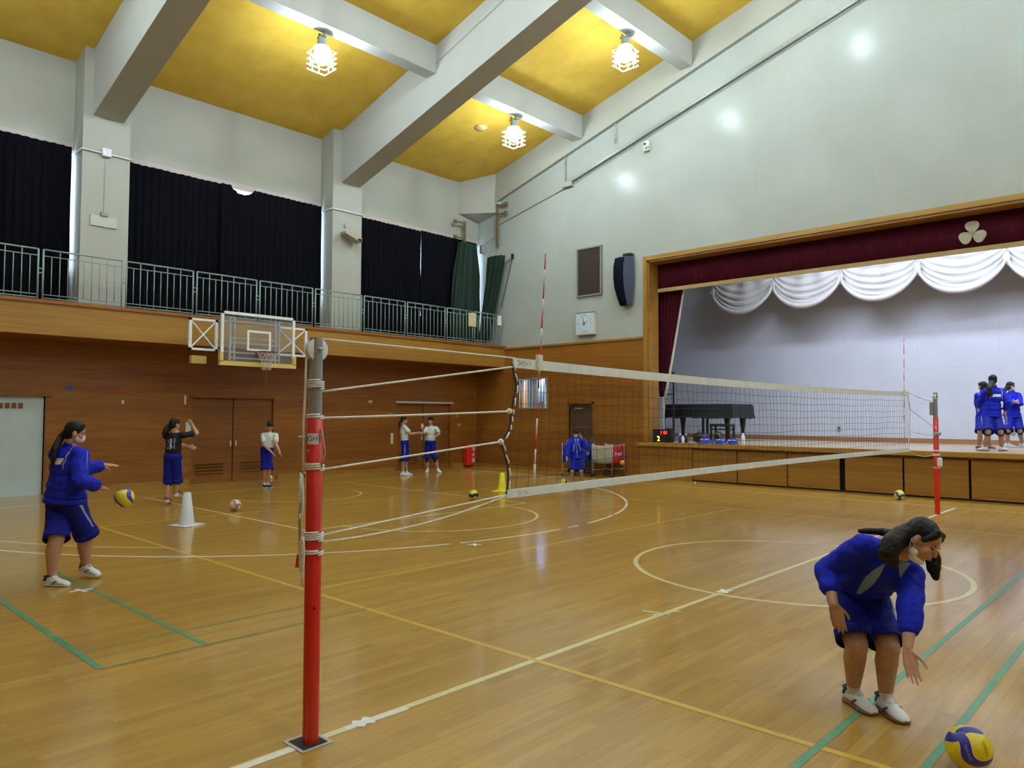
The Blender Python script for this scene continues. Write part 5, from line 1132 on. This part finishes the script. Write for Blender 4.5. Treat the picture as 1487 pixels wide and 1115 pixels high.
        mb_.add(vs, [(i*N_+k, i*N_+(k+1) % N_, (i+1)*N_+(k+1) % N_, (i+1)*N_+k) for i in range(4) for k in range(N_)]+[tuple(range(N_))[::-1], tuple(4*N_+k for k in range(N_))])
    def shf(p, nm=None):
        for S_ in 'RL':
            Hi, Kn = j[S_+'H'], j[S_+'K']; q = p-Hi; t = q.dot(Kn-Hi)/(Kn-Hi).length_squared; o_ = hl if S_ == 'R' else -hl
            side = q-(Kn-Hi)*t; ang = math.atan2(side.dot(hf), side.dot(o_))
            if -.1 < t < .75 and abs(ang-.15-.25*t) < .10*(1-.6*t): return 1
        return 0
    sh_ = fuse(c, 'shorts', [m_shorts, m_piping], root, vc, 2, shf, .006, 8, origin=org)
    for Hi, en, u_, w_ in hems:
        hb = MB(); hb.grid(lambda u, v: tuple(Hi+(en-Hi)*(.86+.19*v)-org+(u_*math.cos(2*PI*u)+w_*math.sin(2*PI*u)*.95)*((.1055+.002*v)*s*g**.5*(1+.03*math.sin(6*PI*u+(.86+.15*v)*3)))), 36, 4, closed_u=True)
        hb.build('leg_hem', m_shorts, sh_, True, solid=.005)
    if tights:
        c = Clay()
        for S_ in 'RL': c.cone(j[S_+'H']+(j[S_+'K']-j[S_+'H'])*.7, .078*s*legw*g**.5, j[S_+'K']+(j[S_+'A']-j[S_+'K'])*(.16), .068*s*legw*g**.5)
        fuse(c, 'tights', m_shoeb, root, vc, 1, origin=org)
    if pads:
        for S_ in 'RL':
            c = Clay(); c.cone(j[S_+'K']+UV*.03, .066*s, j[S_+'K']-UV*.07, .062*s); fuse(c, 'knee_pad', m_pad, root, vc, 1, origin=org)
    # top
    c = Clay(); e = .022 if top == 'jacket' else .014
    c.ell(j['pel']+trunk*.10, ((.150*g+e)*s, (.112*g+e)*s, (.10)*s), (lat+hl).normalized(), fr, upv) if top == 'jacket' else c.ell(j['pel']+trunk*.20, ((.140*g+e)*s, (.104*g+e)*s, (.10)*s), lat, fr, upv)
    if top == 'jacket': c.ell(j['pel']+trunk*.04, ((.160*g+e)*s, (.118*g+e)*s, .085*s), (lat+hl).normalized(), fr, upv); c.ell(j['pel']+trunk*.22, ((.148*g+e)*s, (.113*g+e)*s, (.13)*s), (lat+hl).normalized(), fr, upv)
    c.ell(j['pel']+trunk*.35, ((.138*g+e)*s, (.106*g+e)*s, (.14)*s), lat, fr, upv); c.ell(j['pel']+trunk*.62, ((.142*g+e)*s, (.108*g+e)*s, (.15+e)*s), lat, fr, upv)
    c.ell(j['pel']+trunk*.80, ((.135*g+e)*s, (.092*g+e)*s, (.10+e*.5)*s), lat, fr, upv)
    for q in (1, -1): c.cone(j['neck']+lat*q*.035*s-upv*.035*s, (.040+e)*s, (j['RS'] if q > 0 else j['LS']), (.050*g**.5+e)*s)
    if top == 'jacket': c.cone(j['neck']-upv*.03*s, .068*s, j['neck']+(nk-j['neck'])*.42, .063*s)
    else: c.cone(j['neck']-upv*.045*s, .07*s, j['neck']-upv*.02*s, .064*s)
    for S_ in 'RL':
        Sh, El, Wr = (j[S_+q] for q in 'SEW')
        sl = sleeve if isinstance(sleeve, (int, float)) else sleeve[0 if S_ == 'R' else 1]
        if top == 'jacket':
            c.cone(Sh, (.056*g**.5+e)*s, El, (.046*g**.5+e)*s); cf = El+(Wr-El)*sl; c.cone(El, (.047*g**.5+e)*s, El+(Wr-El)*(sl-.12), (.038*g**.5+e)*s); c.cone(El+(Wr-El)*(sl-.14), .050*s*g**.5, cf-(Wr-El).normalized()*.04, .046*s*g**.5)
        else:
            en = Sh+(El-Sh)*.62; c.cone(Sh, (.048*g**.5+e)*s, en, (.050*g**.5+e)*s)
    mats = [m_jacket, m_stripe, m_piping, m_print] if top == 'jacket' else [m_tee if top == 'white' else m_btee, m_print, m_piping, m_stripe]
    def topf(p, nm=None):
        if key == 'A': return marks_a(p)
        q = p-(j['pel']+trunk*.62); return marks(q.dot(lat)/s, q.dot(fr)/s, q.dot(upv)/s) if marks else 0
    fuse(c, 'jacket' if top == 'jacket' else 'tshirt', mats, root, vc, 5, topf, .009*(g if top == 'jacket' else .6), 8, origin=org)
    if top == 'jacket':
        for S_, sg in (('R', 1), ('L', -1)) if key != 'A' else ():
            Sh, El = j[S_+'S'], j[S_+'E']; o_ = (lat*sg*.6+upv*.5+fr*.25); ax = (El-Sh).normalized(); o_ = (o_-ax*o_.dot(ax)).normalized(); R_ = (.056*g**.5+e)*s
            MB().tube([Sh+o_*R_*.99-ax*.01, Sh+(El-Sh)*.35+o_*R_*.975, Sh+(El-Sh)*.7+o_*R_*.93], .004, 5).build('sleeve_piping', m_piping, root, True).location = -org
    if top == 'jacket':
        U2 = (upv*.5+up0*.5).normalized(); Lx = (lat+hl); Lx = (Lx-U2*Lx.dot(U2)).normalized(); Fx = U2.cross(Lx); c0 = j['pel']-org
        wb = MB().grid(lambda u, v: tuple(c0+U2*((-.050+.050*v)*s)+Lx*(math.cos(2*PI*u)*(.158*g+.026-.004*v)*s)+Fx*(math.sin(2*PI*u)*(.117*g+.026-.004*v)*s)), 48, 4, closed_u=True)
        wb.build('waistband', m_jacket, [o for o in COL.objects if o.parent == root and o.name.startswith('jacket')][0], True, solid=.008)
    # shoes and socks
    for i, S_ in enumerate('RL'):
        c = Clay(); Kn, An = j[S_+'K'], j[S_+'A']; c.cone(An+(Kn-An).normalized()*.050*s, .0395*s, An-UV*.02*s, .039*s); c.cone(An-UV*.005*s, .036*s, An-UV*.030*s+Vector(toes[i]).normalized()*.050*s, .030*s); fuse(c, 'sock', m_sock, root, max(.006, voxel*.8), 1, origin=org)
        sm = shoes or (m_shoe, m_shoe, None); sh_len = len(COL.objects)
        before = set(o.name for o in COL.objects)
        shoe(root, An, toes[i], zf, s, sm[0], sm[1], pitch[i], sm[2], lift=(lift[i])*s)
        for o in [o for o in COL.objects if o.name not in before and o.name.startswith('shoe')]:
            o.location = -org
    return root
def back_print(x, y, z):
    if y < 0 and abs(z-.055-.12*x) < .030 and -.08+.3*(z-.05) < x < .10+.3*(z-.05): return 3
    if abs(abs(x)-.125) < .005 and y < .02 and z > -.02: return 2
    return 0
def front_marks(x, y, z):
    if y > 0:
        if abs(x) < .006 and z < .12: return 2
        c = .105-.30*(z+.12); w = .022*(1-abs(z+.02)/.16)
        if abs(abs(x)-c) < w and -.16 < z < .13: return 1
        if .13 < z < .19 and abs(x) < .055 and abs(x) > .018: return 1
    return 0
def tee_back(x, y, z):
    if y < 0 and abs(x) < .010 and -.12 < z < .07: return 1
    if y < 0 and abs(x) < .085 and -.13 < z < .08 and mnoise.noise(Vector((x*40, y*10, z*50))) > .22: return 2
    return 0
def tee_front(x, y, z): return 3 if (y > 0 and .02 < -x < .07 and abs(z-.05) < .012) else 0
def marks_a(p):      # grey chest wedge and pale collar lining of the bending player
    q = p-Vector((-1.489, 4.496, .735)); R_ = Vector((.954, .300, 0)); U_ = Vector((-.058, .184, .981)); V_ = Vector((-.295, .936, -.193))
    if (p-Vector(J['A']['pel'])).dot(V_) > .05: return 0
    x, y = q.dot(R_), q.dot(U_); d = Vector((.140, .180)); L = d.length; t = (x*d.x+y*d.y)/L/L; w = abs(x*d.y-y*d.x)/L
    if 0 < t < 1 and w < .026*math.sin(PI*min(1, t*.85+.1)): return 1
    if abs(x-.235-.25*(y-.17)) < .032*(y-.11)/.09 and .115 < y < .20: return 1
    return 0
# the player bending for the ball in the foreground
person('A', 1.58, 1.06, 'long-haired player in a blue tracksuit bending down to reach for the ball, chin mask', 'jacket',
       face=RV*.50-FV*.66-UV*.48, hup=UV*.86+RV*.36, toes=[(.19, -.13, 0), (.20, -.17, 0)],
       hands={'R': (RV*.22-UV*1-FV*.1, FV*1+RV*.3, dict(curl=.45, spread=.06, rr=.95, fl=1.1)), 'L': (-UV*1+RV*.12-FV*.15, -FV*1+UV*.15, dict(curl=.14, spread=.22, rr=.92, thumb=1.1, fold=.6, fl=1.22))},
       voxel=.0048, vc=.0055, sleeve=(.62, .58), hem=.88, mask='chin', marks=front_marks, shoes=(m_shoe, m_gum, m_shoeb), legw=1.12)
# the player on the left
person('B', 1.64, 1.32, 'player in a blue tracksuit at the left, ponytail, dropping a volleyball', 'jacket',
       face=RV*.86+FV*.42-UV*.22, toes=[RV*.9-FV*.30, RV*.97-FV*.08], hands={'R': (None, -UV+FV*.3, dict(curl=.5)), 'L': (RV*1-UV*.05+FV*.1, -UV*1+FV*.2, dict(curl=.15, spread=.1))},
       voxel=.0065, vc=.009, sleeve=.92, hem=.98, mask='on', marks=back_print, shoes=(m_shoe, m_shoe, m_shoeb), pitch=(.12, 0), lift=(.02, 0), legw=1.12)
person('C', 1.62, 1.0, 'player in a black printed T-shirt and blue shorts with one arm raised', 'black',
       face=FV*.8+RV*.5, toes=[FV*.9+RV*.2, FV*.95-RV*.1], hands={'R': (-RV*.5+UV*.7, FV, dict(curl=.6)), 'L': (RV*1-UV*.3, -FV, dict(curl=.2))}, voxel=.009, vc=.012, hem=1.02, tights=True, marks=tee_back,
       shoes=(m_pinkshoe, m_shoe, None), lift=(.10, 0), pitch=(.55, .35))
person('D', 1.57, .95, 'player in a white T-shirt and blue shorts standing by the brown double doors', 'white', face=RV*.45-FV*.8-UV*.38, toes=[RV*.5-FV*.8, RV*.7-FV*.6],
       hands={'R': (None, -RV-UV*.2, dict(curl=.4)), 'L': (None, -RV, dict(curl=.3))}, voxel=.009, vc=.012, hem=1.04, marks=tee_front, shoes=(m_blackshoe, m_shoe, None), cap=dict(fringe=1))
person('E', 1.60, .92, 'player in a white T-shirt in profile holding both arms out', 'white', face=RV*.95+FV*.1-UV*.2, toes=[RV*.95-FV*.3, RV*.9-FV*.1],
       hands={'R': (None, -UV, dict(curl=.3)), 'L': (None, -UV, dict(curl=.3))}, voxel=.009, vc=.012, hem=1.08, shoes=(m_shoe, m_shoe, None))
person('F', 1.58, 1.0, 'player in a white T-shirt with dark knee pads raising one hand', 'white', face=-FV*.85-RV*.3, toes=[-FV*.9-RV*.1, -FV*.8+RV*.5],
       hands={'R': (UV, -FV, dict(curl=.5)), 'L': (None, UV, dict(curl=.6))}, voxel=.009, vc=.012, hem=.95, pads=True, shoes=(m_shoe, m_shoe, None), cap=dict(fringe=1))
person('G', 1.46, 1.05, 'person in a blue tracksuit and mask holding a hand to the head', 'jacket', face=-FV*.85-UV*.45, toes=[-FV, -FV*.9+RV*.35],
       hands={'R': (None, RV, dict(curl=.4)), 'L': (UV*.9-RV*.4, -RV, dict(curl=.5))}, voxel=.009, vc=.012, sleeve=.8, hem=.95, mask='on', marks=front_marks, shoes=(m_blackshoe, m_shoe, None), cap=dict(fringe=1, bob=1))
person('H', 1.62, 1.12, 'tallest player on stage, seen from behind in a blue tracksuit with back print', 'jacket', face=FV*.9+RV*.35, toes=[FV*.5+RV*.9, FV*.8-RV*.3],
       hands={'R': (-UV, -RV, dict(curl=.4)), 'L': (None, RV, dict(curl=.4))}, zf=1.006, voxel=.009, vc=.012, sleeve=.7, hem=1.0, tights=True, marks=back_print, shoes=(m_shoe, m_gum, None))
person('I', 1.55, .95, 'player in a blue tracksuit on stage, mostly hidden behind the tallest player', 'jacket', face=FV*.9-RV*.2, toes=[FV*.4+RV*.9, FV*.3+RV*.9],
       hands={'R': (-UV, -RV, dict(curl=.4)), 'L': (None, RV, dict(curl=.4))}, zf=1.006, voxel=.009, vc=.012, sleeve=.9, hem=.95, marks=back_print, shoes=(m_pinkshoe, m_shoe, None), cap=dict(bob=1))
person('J', 1.58, 1.0, 'rightmost player on stage with folded arms and a face mask, in a blue tracksuit', 'jacket', face=RV*.85-FV*.35, toes=[RV*.8-FV*.4, RV*.6-FV*.7],
       hands={'R': (None, FV, dict(curl=.4)), 'L': (None, FV, dict(curl=.4))}, zf=1.006, voxel=.009, vc=.012, sleeve=.45, hem=.97, tights=True, mask='on', marks=None, shoes=(m_shoe, m_shoe, None))
